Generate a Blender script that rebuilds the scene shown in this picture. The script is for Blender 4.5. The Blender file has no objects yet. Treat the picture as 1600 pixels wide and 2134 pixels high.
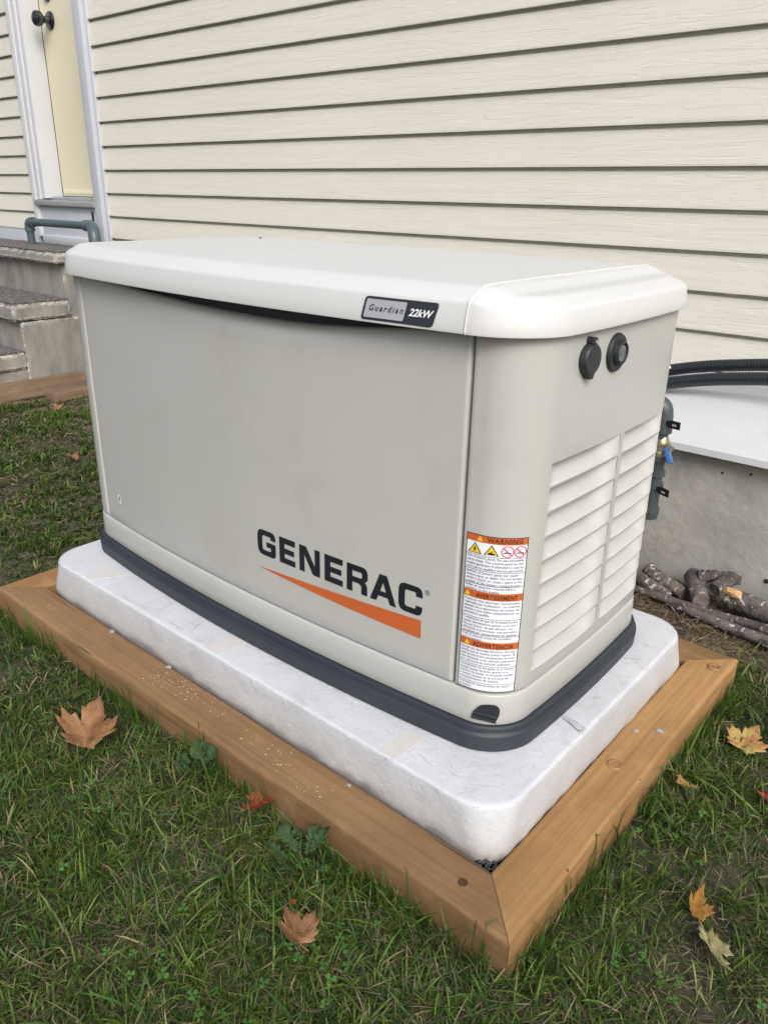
import bpy, bmesh, math, random
import numpy as np
from mathutils import Vector, Matrix

random.seed(7)
rng = np.random.default_rng(11)
scn = bpy.context.scene
COL = scn.collection
PI = math.pi

# ------------------------------------------------------------------ camera
CAM = Vector((1.8155, -0.7932, 0.8725))
YAW, PITCH, ROLL, FPX = -0.70328, -0.39038, 0.0192, 1616.7
fw = Vector((math.cos(PITCH)*math.sin(YAW), math.cos(PITCH)*math.cos(YAW), math.sin(PITCH)))
rt0 = Vector((math.cos(YAW), -math.sin(YAW), 0))
up0 = rt0.cross(fw)
rt = math.cos(ROLL)*rt0 + math.sin(ROLL)*up0
up = -math.sin(ROLL)*rt0 + math.cos(ROLL)*up0
cam = bpy.data.cameras.new('camera')
cam.sensor_fit = 'HORIZONTAL'; cam.sensor_width = 36.0
cam.lens = 36.0*FPX/1600.0
cam.clip_start = 0.02; cam.clip_end = 500
co = bpy.data.objects.new('camera', cam); COL.objects.link(co)
M = Matrix(((rt.x, up.x, -fw.x, CAM.x), (rt.y, up.y, -fw.y, CAM.y), (rt.z, up.z, -fw.z, CAM.z), (0, 0, 0, 1)))
co.matrix_world = M
scn.camera = co

# ------------------------------------------------------------------ sky, sun, exposure
SUN_EL, SUN_AZ = math.radians(40), math.radians(127)   # azimuth clockwise from +Y (north)
w = bpy.data.worlds.new('World'); scn.world = w; w.use_nodes = True
nt = w.node_tree; nt.nodes.clear()
sky = nt.nodes.new('ShaderNodeTexSky'); sky.sky_type = 'NISHITA'; sky.sun_disc = False
sky.sun_elevation = SUN_EL; sky.sun_rotation = SUN_AZ
sky.dust_density = 4.0; sky.air_density = 1.2; sky.ozone_density = 1.0
bw = nt.nodes.new('ShaderNodeRGBToBW')
mx = nt.nodes.new('ShaderNodeMix'); mx.data_type = 'RGBA'; mx.inputs[0].default_value = 0.40
bg = nt.nodes.new('ShaderNodeBackground'); bg.inputs['Strength'].default_value = 0.15
wo = nt.nodes.new('ShaderNodeOutputWorld')
nt.links.new(sky.outputs[0], bw.inputs[0]); nt.links.new(sky.outputs[0], mx.inputs[6])
nt.links.new(bw.outputs[0], mx.inputs[7])
# cloud cover: an overcast sky is brighter overhead than at the horizon, alike in every direction
tc = nt.nodes.new('ShaderNodeTexCoord'); sx = nt.nodes.new('ShaderNodeSeparateXYZ'); mr = nt.nodes.new('ShaderNodeMapRange')
mr.inputs['To Min'].default_value = 0.55; mr.inputs['To Max'].default_value = 1.45
vm = nt.nodes.new('ShaderNodeVectorMath'); vm.operation = 'SCALE'
nt.links.new(tc.outputs['Generated'], sx.inputs[0]); nt.links.new(sx.outputs['Z'], mr.inputs['Value'])
nt.links.new(mx.outputs[2], vm.inputs[0]); nt.links.new(mr.outputs[0], vm.inputs[3])
nt.links.new(vm.outputs[0], bg.inputs['Color'])
nt.links.new(bg.outputs[0], wo.inputs['Surface'])
sl = bpy.data.lights.new('sun', 'SUN'); sl.energy = 1.5; sl.angle = math.radians(28); sl.color = (1.0, 0.985, 0.96)
so = bpy.data.objects.new('sun', sl); COL.objects.link(so)
sd = Vector((math.sin(SUN_AZ)*math.cos(SUN_EL), math.cos(SUN_AZ)*math.cos(SUN_EL), math.sin(SUN_EL)))
so.rotation_euler = sd.to_track_quat('Z', 'Y').to_euler(); so.location = sd*12
scn.view_settings.view_transform = 'Standard'; scn.view_settings.look = 'None'
scn.view_settings.exposure = 0.36; scn.view_settings.gamma = 1.0
scn.view_settings.use_curve_mapping = False

# ------------------------------------------------------------------ helpers
def tag(o, label=None, cat=None, group=None, kind=None):
    if label: o['label'] = label
    if cat: o['category'] = cat
    if group: o['group'] = group
    if kind: o['kind'] = kind
    return o

def thing(name, label, cat, loc=(0, 0, 0), group=None):
    o = bpy.data.objects.new(name, None); COL.objects.link(o)
    o.empty_display_size = 0.05; o.location = loc
    return tag(o, label, cat, group)

def link(name, me, mat, parent=None):
    o = bpy.data.objects.new(name, me); COL.objects.link(o)
    if mat is not None and len(me.materials) == 0: me.materials.append(mat)
    if parent:
        o.parent = parent
        base = parent
        off = Vector((0, 0, 0))
        while base is not None:
            off += base.location; base = base.parent
        o.location = -off           # mesh data is in world coordinates
    return o

def mesh(name, verts, faces, mat, parent=None, smooth=False, sharp=35):
    me = bpy.data.meshes.new(name)
    me.from_pydata([tuple(v) for v in verts], [], [tuple(f) for f in faces])
    me.update()
    if smooth:
        me.polygons.foreach_set('use_smooth', [True]*len(me.polygons))
        me.set_sharp_from_angle(angle=math.radians(sharp))
    return link(name, me, mat, parent)

def bm_obj(name, bm, mat, parent=None, smooth=False, sharp=35):
    me = bpy.data.meshes.new(name); bm.normal_update(); bm.to_mesh(me); bm.free()
    if smooth:
        me.polygons.foreach_set('use_smooth', [True]*len(me.polygons))
        me.set_sharp_from_angle(angle=math.radians(sharp))
    return link(name, me, mat, parent)

def box(name, x0, x1, y0, y1, z0, z1, mat, parent=None, bev=0.0, seg=2):
    bm = bmesh.new(); bmesh.ops.create_cube(bm, size=1)
    for v in bm.verts:
        v.co = Vector((x0 if v.co.x < 0 else x1, y0 if v.co.y < 0 else y1, z0 if v.co.z < 0 else z1))
    if bev > 0:
        bmesh.ops.bevel(bm, geom=bm.edges[:], offset=bev, segments=seg, affect='EDGES', profile=0.6)
    return bm_obj(name, bm, mat, parent, smooth=bev > 0)

def tube_data(pts, radii, n=12, caps=True, jit=0.0, rs=None):
    pts = [Vector(p) for p in pts]; m = len(pts)
    if not hasattr(radii, '__len__'): radii = [radii]*m
    V, F = [], []
    T = []
    for i in range(m):
        a = pts[max(0, i-1)]; b = pts[min(m-1, i+1)]
        T.append((b-a).normalized())
    ref = Vector((0, 0, 1)) if abs(T[0].z) < 0.9 else Vector((1, 0, 0))
    u = T[0].cross(ref).normalized()
    for i in range(m):
        u = (u - T[i]*u.dot(T[i])).normalized(); v = T[i].cross(u)
        for k in range(n):
            a = 2*PI*k/n
            r = radii[i]*(1 + (jit*(rs.random()-0.5) if jit else 0))
            V.append(pts[i] + (u*math.cos(a)+v*math.sin(a))*r)
    for i in range(m-1):
        for k in range(n):
            F.append((i*n+k, i*n+(k+1) % n, (i+1)*n+(k+1) % n, (i+1)*n+k))
    if caps:
        F.append(tuple(range(n))[::-1]); F.append(tuple((m-1)*n+k for k in range(n)))
    return V, F

def tube(name, pts, radii, mat, parent=None, n=12, jit=0.0, rs=None, sharp=50):
    V, F = tube_data(pts, radii, n, True, jit, rs)
    return mesh(name, V, F, mat, parent, True, sharp)

def bez(P, n=24):
    # Catmull-Rom through points
    P = [Vector(p) for p in P]; Q = [P[0]*2-P[1]] + P + [P[-1]*2-P[-2]]
    out = []
    for i in range(1, len(Q)-2):
        for k in range(n):
            t = k/n
            out.append(0.5*((2*Q[i]) + (Q[i+1]-Q[i-1])*t + (2*Q[i-1]-5*Q[i]+4*Q[i+1]-Q[i+2])*t*t + (3*Q[i]-Q[i-1]-3*Q[i+1]+Q[i+2])*t**3))
    out.append(P[-1]); return out

def smooth01(t):
    t = max(0.0, min(1.0, t)); return t*t*(3-2*t)

# ------------------------------------------------------------------ materials
MATS = {}
def mat(name):
    m = bpy.data.materials.new(name); m.use_nodes = True
    n = m.node_tree.nodes; l = m.node_tree.links
    b = n['Principled BSDF']; MATS[name] = m
    return m, n, l, b

def coord(n, l, scale=(1, 1, 1), kind='Object'):
    tc = n.new('ShaderNodeTexCoord'); mp = n.new('ShaderNodeMapping')
    mp.inputs['Scale'].default_value = scale
    l.new(tc.outputs[kind], mp.inputs['Vector']); return mp.outputs['Vector']

def noise(n, l, vec, scale, detail=4, rough=0.55, dist=0.0):
    t = n.new('ShaderNodeTexNoise'); t.inputs['Scale'].default_value = scale
    t.inputs['Detail'].default_value = detail; t.inputs['Roughness'].default_value = rough
    t.inputs['Distortion'].default_value = dist
    l.new(vec, t.inputs['Vector']); return t.outputs['Fac']

def ramp(n, l, fac, stops):
    r = n.new('ShaderNodeValToRGB'); e = r.color_ramp.elements
    while len(e) < len(stops): e.new(0.5)
    for i, (p, c) in enumerate(stops):
        e[i].position = p
        e[i].color = (c[0], c[1], c[2], 1) if hasattr(c, '__len__') else (c, c, c, 1)
    l.new(fac, r.inputs['Fac']); return r.outputs['Color']

def mixc(n, l, fac, a, b, mode='MIX'):
    m = n.new('ShaderNodeMix'); m.data_type = 'RGBA'; m.blend_type = mode
    if hasattr(fac, 'links') or hasattr(fac, 'is_linked'): l.new(fac, m.inputs[0])
    else: m.inputs[0].default_value = fac
    for k, v in ((6, a), (7, b)):
        if hasattr(v, 'is_linked'): l.new(v, m.inputs[k])
        else: m.inputs[k].default_value = (v[0], v[1], v[2], 1)
    return m.outputs[2]

def bump(n, l, b, fac, strength=0.3, dist=0.002):
    bp = n.new('ShaderNodeBump'); bp.inputs['Strength'].default_value = strength
    bp.inputs['Distance'].default_value = dist
    l.new(fac, bp.inputs['Height']); l.new(bp.outputs['Normal'], b.inputs['Normal']); return bp

def simple(name, c, rough=0.5, metal=0.0, var=0.06, nscale=6, bs=0.0, bscale=200, bdist=0.0005, spec=0.5, dirt=None):
    m, n, l, b = mat(name)
    v = coord(n, l)
    f = noise(n, l, v, nscale, 5, 0.6)
    col = ramp(n, l, f, [(0.3, [x*(1-var) for x in c]), (0.7, [min(1, x*(1+var)) for x in c])])
    if dirt:
        f2 = noise(n, l, v, dirt[1], 8, 0.7)
        msk = ramp(n, l, f2, [(dirt[2], 0.0), (dirt[2]+0.12, dirt[3])])
        col = mixc(n, l, msk, col, dirt[0])
    l.new(col, b.inputs['Base Color'])
    rr = n.new('ShaderNodeMapRange'); rr.inputs['To Min'].default_value = max(0.03, rough-0.06); rr.inputs['To Max'].default_value = min(1, rough+0.08)
    l.new(f, rr.inputs['Value']); l.new(rr.outputs[0], b.inputs['Roughness'])
    b.inputs['Metallic'].default_value = metal; b.inputs['Specular IOR Level'].default_value = spec
    if bs > 0:
        bump(n, l, b, noise(n, l, v, bscale, 3, 0.5), bs, bdist)
    return m

# generator paints
M_BODY = simple('beige_powder_coat', (0.432, 0.437, 0.415), 0.34, var=0.03, nscale=2.2, bs=0.12, bscale=900, bdist=0.0003, dirt=((0.36, 0.355, 0.33), 5.5, 0.56, 0.35))
M_LID = simple('pale_lid_paint', (0.565, 0.572, 0.570), 0.38, var=0.015, nscale=3, bs=0.1, bscale=900, bdist=0.0003, dirt=((0.55, 0.53, 0.48), 60, 0.78, 0.5))
M_LOUV = simple('lit_louver_tone', (0.47, 0.472, 0.455), 0.42, var=0.02, nscale=4)  # body paint lightened: sky light on the up-facing blades put into the colour
M_BLACK = simple('dark_base_plastic', (0.022, 0.027, 0.036), 0.5, var=0.2, nscale=5, bs=0.15, bscale=500, dirt=((0.09, 0.10, 0.12), 9, 0.62, 0.3))
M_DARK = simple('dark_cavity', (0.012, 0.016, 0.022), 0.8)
M_RUBBER = simple('black_rubber', (0.018, 0.021, 0.026), 0.5)
M_PRINT = simple('black_print', (0.012, 0.016, 0.022), 0.35, var=0.05)
M_ORANGE = simple('orange_print', (0.50, 0.115, 0.030), 0.4, var=0.04)
M_WHITEP = simple('label_white', (0.74, 0.77, 0.84), 0.35, var=0.02)
M_GREYP = simple('label_grey_print', (0.16, 0.17, 0.20), 0.5)
M_BROWNP = simple('header_print', (0.09, 0.02, 0.012), 0.5)
M_YELLOW = simple('warning_yellow', (0.75, 0.52, 0.03), 0.4)
M_RED = simple('warning_red', (0.60, 0.06, 0.12), 0.4)
M_SILVER = simple('badge_silver', (0.52, 0.53, 0.57), 0.3, metal=0.35, var=0.03)
M_BADGE = simple('badge_black', (0.028, 0.034, 0.044), 0.22)
M_BADGEW = simple('badge_white', (0.8, 0.82, 0.84), 0.4)
M_GLASS = simple('sight_lens', (0.11, 0.13, 0.13), 0.12)
M_SEALW = simple('emblem_white', (0.72, 0.72, 0.70), 0.4)

# house
def make_siding():
    m, n, l, b = mat('siding_cream')
    v = coord(n, l, (1.0, 1, 2.5))
    wv = coord(n, l, (1.3, 1, 20.0))
    oi = n.new('ShaderNodeObjectInfo')
    add = n.new('ShaderNodeVectorMath'); add.operation = 'ADD'
    sc = n.new('ShaderNodeVectorMath'); sc.operation = 'SCALE'; sc.inputs[3].default_value = 37.0
    cmb = n.new('ShaderNodeCombineXYZ'); l.new(oi.outputs['Random'], cmb.inputs[0]); l.new(oi.outputs['Random'], cmb.inputs[2])
    l.new(cmb.outputs[0], sc.inputs[0]); l.new(sc.outputs[0], add.inputs[0]); l.new(wv, add.inputs[1])
    f = noise(n, l, v, 1.7, 4, 0.6)
    c = ramp(n, l, f, [(0.3, (0.620, 0.602, 0.530)), (0.7, (0.655, 0.638, 0.566))])
    l.new(c, b.inputs['Base Color']); b.inputs['Roughness'].default_value = 0.5
    g = noise(n, l, add.outputs[0], 2.4, 1.5, 0.4, 0.5)
    # contour lines of a stretched noise make cathedral grain
    mul = n.new('ShaderNodeMath'); mul.operation = 'MULTIPLY'; mul.inputs[1].default_value = 7.0
    l.new(g, mul.inputs[0])
    fr = n.new('ShaderNodeMath'); fr.operation = 'FRACT'; l.new(mul.outputs[0], fr.inputs[0])
    gr = ramp(n, l, fr.outputs[0], [(0.0, 0.25), (0.10, 0.0), (0.22, 0.9), (1.0, 1.0)])
    bump(n, l, b, gr, 0.42, 0.0016)
    return m
M_SIDE = make_siding()
M_TRIM = simple('white_trim_paint', (0.60, 0.615, 0.65), 0.45, var=0.03, dirt=((0.42, 0.41, 0.40), 14, 0.66, 0.4))
M_TRIMB = simple('bluish_trim', (0.48, 0.505, 0.565), 0.45, var=0.03)
M_DOOR = simple('cream_door_paint', (0.72, 0.67, 0.49), 0.35, var=0.02)
M_ALU = simple('aluminium_sill', (0.40, 0.41, 0.43), 0.4, metal=0.4, var=0.08)
M_KNOB = simple('dark_nickel', (0.10, 0.105, 0.11), 0.18, metal=0.9, var=0.05)
M_PVC = simple('grey_pvc', (0.062, 0.088, 0.098), 0.35, var=0.08, nscale=12)
M_GASP = simple('grey_green_pipe', (0.052, 0.064, 0.072), 0.42, var=0.15, nscale=20, dirt=((0.3, 0.3, 0.28), 50, 0.66, 0.4))
M_BRASS = simple('brass', (0.42, 0.36, 0.24), 0.3, metal=0.8, var=0.2, nscale=60)
M_BLUE = simple('blue_handle', (0.025, 0.12, 0.36), 0.4)
M_TAG = simple('black_tag', (0.012, 0.012, 0.014), 0.35)
M_COND = simple('black_conduit', (0.016, 0.019, 0.024), 0.3)
M_SKIRT = simple('white_metal_skirt', (0.53, 0.545, 0.57), 0.35, var=0.03, dirt=((0.38, 0.33, 0.27), 7, 0.66, 0.4))
M_FOUND = simple('foundation_concrete', (0.34, 0.33, 0.305), 0.85, var=0.16, nscale=5, bs=0.8, bscale=45, bdist=0.003, dirt=((0.20, 0.19, 0.165), 3.5, 0.50, 0.6))

def make_oldconc(name, base, lo, spall, edge=True, peb=False):
    m, n, l, b = mat(name)
    v = coord(n, l); vs = coord(n, l, (6, 6, 2.2))
    f1 = noise(n, l, vs, 1.1, 6, 0.65); f2 = noise(n, l, v, 38, 6, 0.7); f3 = noise(n, l, v, 5, 4)
    c = ramp(n, l, f1, [(0.32, lo), (0.62, base)])
    c = mixc(n, l, ramp(n, l, f2, [(0.64, 0.0), (0.74, 0.4)]), c, spall)
    c = mixc(n, l, ramp(n, l, f3, [(0.5, 0.0), (0.75, 0.45)]), c, [x*0.62 for x in base])
    hgt = f2
    if peb:
        vo = n.new('ShaderNodeTexVoronoi'); vo.inputs['Scale'].default_value = 75; l.new(v, vo.inputs['Vector'])
        c = mixc(n, l, 0.55, c, ramp(n, l, vo.outputs['Color'], [(0.2, [x*0.6 for x in base]), (0.8, spall)]))
        c = mixc(n, l, ramp(n, l, vo.outputs['Distance'], [(0.35, 0.0), (0.62, 0.75)]), c, [x*0.4 for x in lo])
        iv = n.new('ShaderNodeMath'); iv.operation = 'SUBTRACT'; iv.inputs[0].default_value = 1.0; l.new(vo.outputs['Distance'], iv.inputs[1]); hgt = iv.outputs[0]
    if edge:
        # broken arrises: where a rounded normal departs from the true one, gated by noise
        bv = n.new('ShaderNodeBevel'); bv.samples = 4; bv.inputs['Radius'].default_value = 0.022
        ge = n.new('ShaderNodeNewGeometry'); dt = n.new('ShaderNodeVectorMath'); dt.operation = 'DOT_PRODUCT'
        l.new(bv.outputs[0], dt.inputs[0]); l.new(ge.outputs['Normal'], dt.inputs[1])
        f4 = noise(n, l, v, 22, 5, 0.7)
        sb = n.new('ShaderNodeMath'); sb.operation = 'SUBTRACT'; sb.inputs[0].default_value = 1.0; l.new(dt.outputs['Value'], sb.inputs[1])
        e1 = ramp(n, l, sb.outputs[0], [(0.02, 0.0), (0.16, 1.0)]); e2 = ramp(n, l, f4, [(0.47, 0.0), (0.56, 1.0)])
        mu = n.new('ShaderNodeMath'); mu.operation = 'MULTIPLY'; l.new(e1, mu.inputs[0]); l.new(e2, mu.inputs[1])
        c = mixc(n, l, mu.outputs[0], c, spall)
    l.new(c, b.inputs['Base Color']); b.inputs['Roughness'].default_value = 0.9
    bump(n, l, b, hgt, 0.7, 0.006)
    return m
M_STEP = make_oldconc('weathered_step_concrete', (0.30, 0.287, 0.258), (0.15, 0.142, 0.125), (0.56, 0.54, 0.49))
M_AGG = make_oldconc('exposed_aggregate', (0.16, 0.148, 0.135), (0.11, 0.10, 0.095), (0.30, 0.28, 0.255), False, True)

# pad
def make_pad():
    m, n, l, b = mat('pad_white_concrete')
    v = coord(n, l); vs = coord(n, l, (1, 1, 4))
    f1 = noise(n, l, v, 7, 6, 0.65); f2 = noise(n, l, coord(n, l, (1, 1, 2.2)), 13, 8, 0.75, 1.0); f3 = noise(n, l, v, 120, 3)
    c = ramp(n, l, f1, [(0.3, (0.505, 0.522, 0.558)), (0.66, (0.580, 0.598, 0.636))])
    c = mixc(n, l, ramp(n, l, f2, [(0.53, 0.0), (0.72, 0.5)]), c, (0.36, 0.362, 0.37))
    f7 = noise(n, l, v, 140, 3, 0.6)
    c = mixc(n, l, ramp(n, l, f7, [(0.64, 0.0), (0.70, 0.55)]), c, (0.24, 0.23, 0.215))
    # light brown tint, stronger towards the foot of the slab wall
    geo = n.new('ShaderNodeNewGeometry'); sp = n.new('ShaderNodeSeparateXYZ'); l.new(geo.outputs['Position'], sp.inputs[0])
    add = n.new('ShaderNodeMath'); add.operation = 'MULTIPLY_ADD'; add.inputs[1].default_value = -14.0; add.inputs[2].default_value = -0.10
    l.new(sp.outputs['Z'], add.inputs[0])
    f4 = noise(n, l, v, 11, 5)
    ml = n.new('ShaderNodeMath'); ml.operation = 'MULTIPLY'; ml.use_clamp = True
    l.new(add.outputs[0], ml.inputs[0]); l.new(f4, ml.inputs[1])
    c = mixc(n, l, ml.outputs[0], c, (0.36, 0.335, 0.30))
    l.new(c, b.inputs['Base Color']); b.inputs['Roughness'].default_value = 0.55
    f6 = noise(n, l, v, 60, 8, 0.75)
    bump(n, l, b, f6, 0.75, 0.0035)
    return m
M_PAD = make_pad()
M_TAPE = simple('cream_patch', (0.54, 0.525, 0.51), 0.6, var=0.05, nscale=30)
M_SCUFF = simple('grey_scuff', (0.42, 0.43, 0.455), 0.7, var=0.15, nscale=60)
M_PLAST = simple('grey_plastic_strip', (0.42, 0.43, 0.45), 0.15, var=0.1, nscale=80, bs=0.5, bscale=60, bdist=0.002)

def make_wood(name, axis, light, dark, knots=True):
    m, n, l, b = mat(name)
    s = [150, 150, 150]; s[axis] = 2.2
    s2 = [16, 16, 16]; s2[axis] = 0.9
    vv = coord(n, l)
    f = noise(n, l, coord(n, l, s), 1.0, 5, 0.6, 0.6)
    fb = noise(n, l, coord(n, l, s2), 1.0, 4, 0.55, 1.2)
    mid = [(a+b_)/2 for a, b_ in zip(light, dark)]
    c = ramp(n, l, fb, [(0.32, dark), (0.5, mid), (0.68, light)])
    c2 = ramp(n, l, f, [(0.3, 0.55), (0.48, 0.95), (0.7, 1.18)])
    c = mixc(n, l, 0.6, c, c2, 'MULTIPLY')
    f2 = noise(n, l, vv, 4.0, 5, 0.65)
    c = mixc(n, l, ramp(n, l, f2, [(0.45, 0.0), (0.72, 0.55)]), c, [x*0.70 for x in dark])
    f3 = noise(n, l, vv, 13, 6, 0.7)
    c = mixc(n, l, ramp(n, l, f3, [(0.56, 0.0), (0.75, 0.4)]), c, [min(1, x*1.25+0.03) for x in light])
    sc_ = [70, 70, 70]; sc_[axis] = 1.6
    f5 = noise(n, l, coord(n, l, sc_), 1.0, 2, 0.5)
    crack = ramp(n, l, f5, [(0.0, 1.0), (0.27, 1.0), (0.29, 0.0)])
    c = mixc(n, l, crack, c, [x*0.3 for x in dark])
    l.new(c, b.inputs['Base Color']); b.inputs['Roughness'].default_value = 0.78
    b.inputs['Specular IOR Level'].default_value = 0.3
    bump(n, l, b, f, 0.6, 0.0014)
    return m
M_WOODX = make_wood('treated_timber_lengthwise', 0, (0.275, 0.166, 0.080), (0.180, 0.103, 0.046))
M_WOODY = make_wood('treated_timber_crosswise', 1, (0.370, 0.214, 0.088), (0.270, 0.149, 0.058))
M_BOARD = make_wood('weathered_board', 1, (0.26, 0.185, 0.125), (0.17, 0.115, 0.072))
M_SAW = simple('sawdust', (0.52, 0.43, 0.28), 0.9)
M_CHIP = simple('grey_chip', (0.26, 0.26, 0.27), 0.8, var=0.3, nscale=90)

def make_soil():
    m, n, l, b = mat('soil')
    v = coord(n, l)
    f = noise(n, l, v, 9, 8, 0.7); f2 = noise(n, l, v, 70, 6, 0.7); f3 = noise(n, l, v, 1.1, 3)
    c = ramp(n, l, f, [(0.35, (0.030, 0.024, 0.017)), (0.65, (0.075, 0.060, 0.044))])
    c = mixc(n, l, ramp(n, l, f2, [(0.5, 0.0), (0.7, 0.6)]), c, (0.10, 0.085, 0.062))
    c = mixc(n, l, ramp(n, l, f3, [(0.45, 0.0), (0.6, 0.35)]), c, (0.05, 0.06, 0.02))
    geo = n.new('ShaderNodeNewGeometry'); sp = n.new('ShaderNodeSeparateXYZ'); l.new(geo.outputs['Position'], sp.inputs[0])
    ma = n.new('ShaderNodeMath'); ma.operation = 'MULTIPLY_ADD'; ma.inputs[1].default_value = 0.5; l.new(f, ma.inputs[0]); l.new(sp.outputs['Y'], ma.inputs[2])
    dryc = ramp(n, l, f2, [(0.3, (0.13, 0.105, 0.08)), (0.7, (0.25, 0.205, 0.155))])
    c = mixc(n, l, ramp(n, l, ma.outputs[0], [(0.0, 0.0), (0.98, 0.0), (1.0, 0.0)]), c, dryc)
    mr = n.new('ShaderNodeMapRange'); mr.inputs['From Min'].default_value = 1.10; mr.inputs['From Max'].default_value = 1.30; l.new(ma.outputs[0], mr.inputs['Value'])
    c = mixc(n, l, mr.outputs[0], c, dryc)
    l.new(c, b.inputs['Base Color']); b.inputs['Roughness'].default_value = 0.95
    bump(n, l, b, f2, 0.8, 0.008)
    return m
M_SOIL = make_soil()

def make_attr(name, rough=0.55, trans=0.3):
    m, n, l, b = mat(name)
    at = n.new('ShaderNodeAttribute'); at.attribute_name = 'col'
    l.new(at.outputs['Color'], b.inputs['Base Color']); b.inputs['Roughness'].default_value = rough
    b.inputs['Specular IOR Level'].default_value = 0.3
    tr = n.new('ShaderNodeBsdfTranslucent'); l.new(at.outputs['Color'], tr.inputs['Color'])
    ms = n.new('ShaderNodeMixShader'); ms.inputs[0].default_value = trans
    l.new(b.outputs[0], ms.inputs[1]); l.new(tr.outputs[0], ms.inputs[2])
    l.new(ms.outputs[0], n['Material Output'].inputs['Surface'])
    return m
M_GRASS = make_attr('grass_blades')

def make_leafmat(name, c1, c2, c3):
    m, n, l, b = mat(name)
    v = coord(n, l, kind='Generated')
    f = noise(n, l, v, 2.6, 5, 0.6); f2 = noise(n, l, v, 30, 5, 0.65)
    c = ramp(n, l, f, [(0.36, c1), (0.52, c2), (0.68, c3)])
    c = mixc(n, l, ramp(n, l, f2, [(0.55, 0.0), (0.75, 0.6)]), c, [x*0.45 for x in c1])
    l.new(c, b.inputs['Base Color']); b.inputs['Roughness'].default_value = 0.6
    bump(n, l, b, f2, 0.7, 0.003)
    return m
M_L_BROWN = make_leafmat('dry_brown_leaf', (0.150, 0.066, 0.024), (0.235, 0.115, 0.046), (0.300, 0.170, 0.080))
M_L_ORANGE = make_leafmat('orange_red_leaf', (0.260, 0.031, 0.009), (0.341, 0.062, 0.019), (0.372, 0.112, 0.031))
M_L_YELRED = make_leafmat('yellow_red_leaf', (0.341, 0.136, 0.056), (0.384, 0.260, 0.074), (0.360, 0.298, 0.099))
M_L_YELLOW = make_leafmat('pale_yellow_leaf', (0.322, 0.285, 0.112), (0.372, 0.341, 0.155), (0.341, 0.322, 0.174))
M_L_GOLD = make_leafmat('golden_leaf', (0.223, 0.093, 0.012), (0.310, 0.155, 0.019), (0.248, 0.186, 0.037))
M_L_GREEN = make_leafmat('weed_green', (0.022, 0.059, 0.012), (0.034, 0.081, 0.019), (0.050, 0.099, 0.031))
M_STALK = simple('pale_leaf_stalk', (0.45, 0.35, 0.14), 0.6)
M_STALKR = simple('brown_leaf_stalk', (0.28, 0.12, 0.05), 0.6)

def make_bark(name, c1, c2, lichen):
    m, n, l, b = mat(name)
    v = coord(n, l)
    f = noise(n, l, v, 45, 6, 0.7); f2 = noise(n, l, v, 75, 3, 0.5); f3 = noise(n, l, v, 8, 3)
    c = ramp(n, l, f, [(0.35, c1), (0.65, c2)])
    c = mixc(n, l, ramp(n, l, f2, [(0.60, 0.0), (0.64, lichen)]), c, (0.55, 0.54, 0.50))
    c = mixc(n, l, ramp(n, l, f3, [(0.5, 0.0), (0.7, 0.5)]), c, (0.22, 0.17, 0.14))
    l.new(c, b.inputs['Base Color']); b.inputs['Roughness'].default_value = 0.9
    bump(n, l, b, f, 0.9, 0.004)
    return m
M_BARK = make_bark('lichen_bark', (0.035, 0.030, 0.028), (0.150, 0.130, 0.120), 0.8)
M_BARK2 = make_bark('dark_bark', (0.028, 0.023, 0.021), (0.110, 0.093, 0.084), 0.4)
M_HEART = simple('broken_wood', (0.45, 0.29, 0.14), 0.8, var=0.3, nscale=60, bs=0.6, bscale=80, bdist=0.003)

# ------------------------------------------------------------------ ground
GZ = -0.170
def ground_h(x, y):
    x = np.asarray(x, float); y = np.asarray(y, float)
    h = 0.006*np.sin(5.1*x+1.3)*np.sin(4.3*y+0.4) + 0.005*np.sin(11*x+7*y) + 0.003*np.sin(23*x-17*y+2)
    return GZ + h
def build_ground():
    xs = np.unique(np.concatenate([np.array([-60, -30, -12, -6.0]), np.arange(-4, 4.01, 0.06), np.array([6, 12, 30, 60.])]))
    ys = np.unique(np.concatenate([np.array([-60, -30, -12, -5.]), np.arange(-3, 1.9, 0.06), np.array([4, 12, 30, 60.])]))
    X, Y = np.meshgrid(xs, ys)
    Z = ground_h(X, Y) + rng.normal(0, 0.0025, X.shape)
    V = np.stack([X, Y, Z], -1).reshape(-1, 3)
    nx = len(xs); F = [(j*nx+i, j*nx+i+1, (j+1)*nx+i+1, (j+1)*nx+i) for j in range(len(ys)-1) for i in range(nx-1)]
    o = mesh('ground', V.tolist(), F, M_SOIL, None, True, 180)
    tag(o, kind='structure')
build_ground()

# ------------------------------------------------------------------ house
YW = 1.649
house = thing('house', 'cream clapboard house wall with recessed door above a concrete foundation', 'house', (0, YW, GZ))
def siding(x0, x1, zb, pitch, rows, proto_name='siding_board'):
    me = None
    for k in range(rows):
        if me is None:
            sec = [(0.0, 0.0), (0.0, 0.006), (0.0115, pitch-0.0125), (0.024, pitch-0.0100), (0.026, pitch+0.012), (0.044, pitch+0.012), (0.044, 0.004), (0.018, 0.0)]
            V = []; nseg = 1
            for x in (x0, x1):
                for (yy, zz) in sec: V.append((x, YW+yy, zz))
            q = len(sec)
            F = [(i, i+q, (i+1) % q+q, (i+1) % q) for i in range(q)]
            F += [tuple(range(q)), tuple(range(2*q-1, q-1, -1))]
            o = mesh(proto_name, V, F, M_SIDE, house); me = o.data
        else:
            o = link(proto_name, me, None, house)
        o.location.z += zb + k*pitch
siding(-2.262, 4.2, 0.389, 0.1143, 25)
siding(-6.5, -3.04, 0.629, 0.1035, 25)
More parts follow.
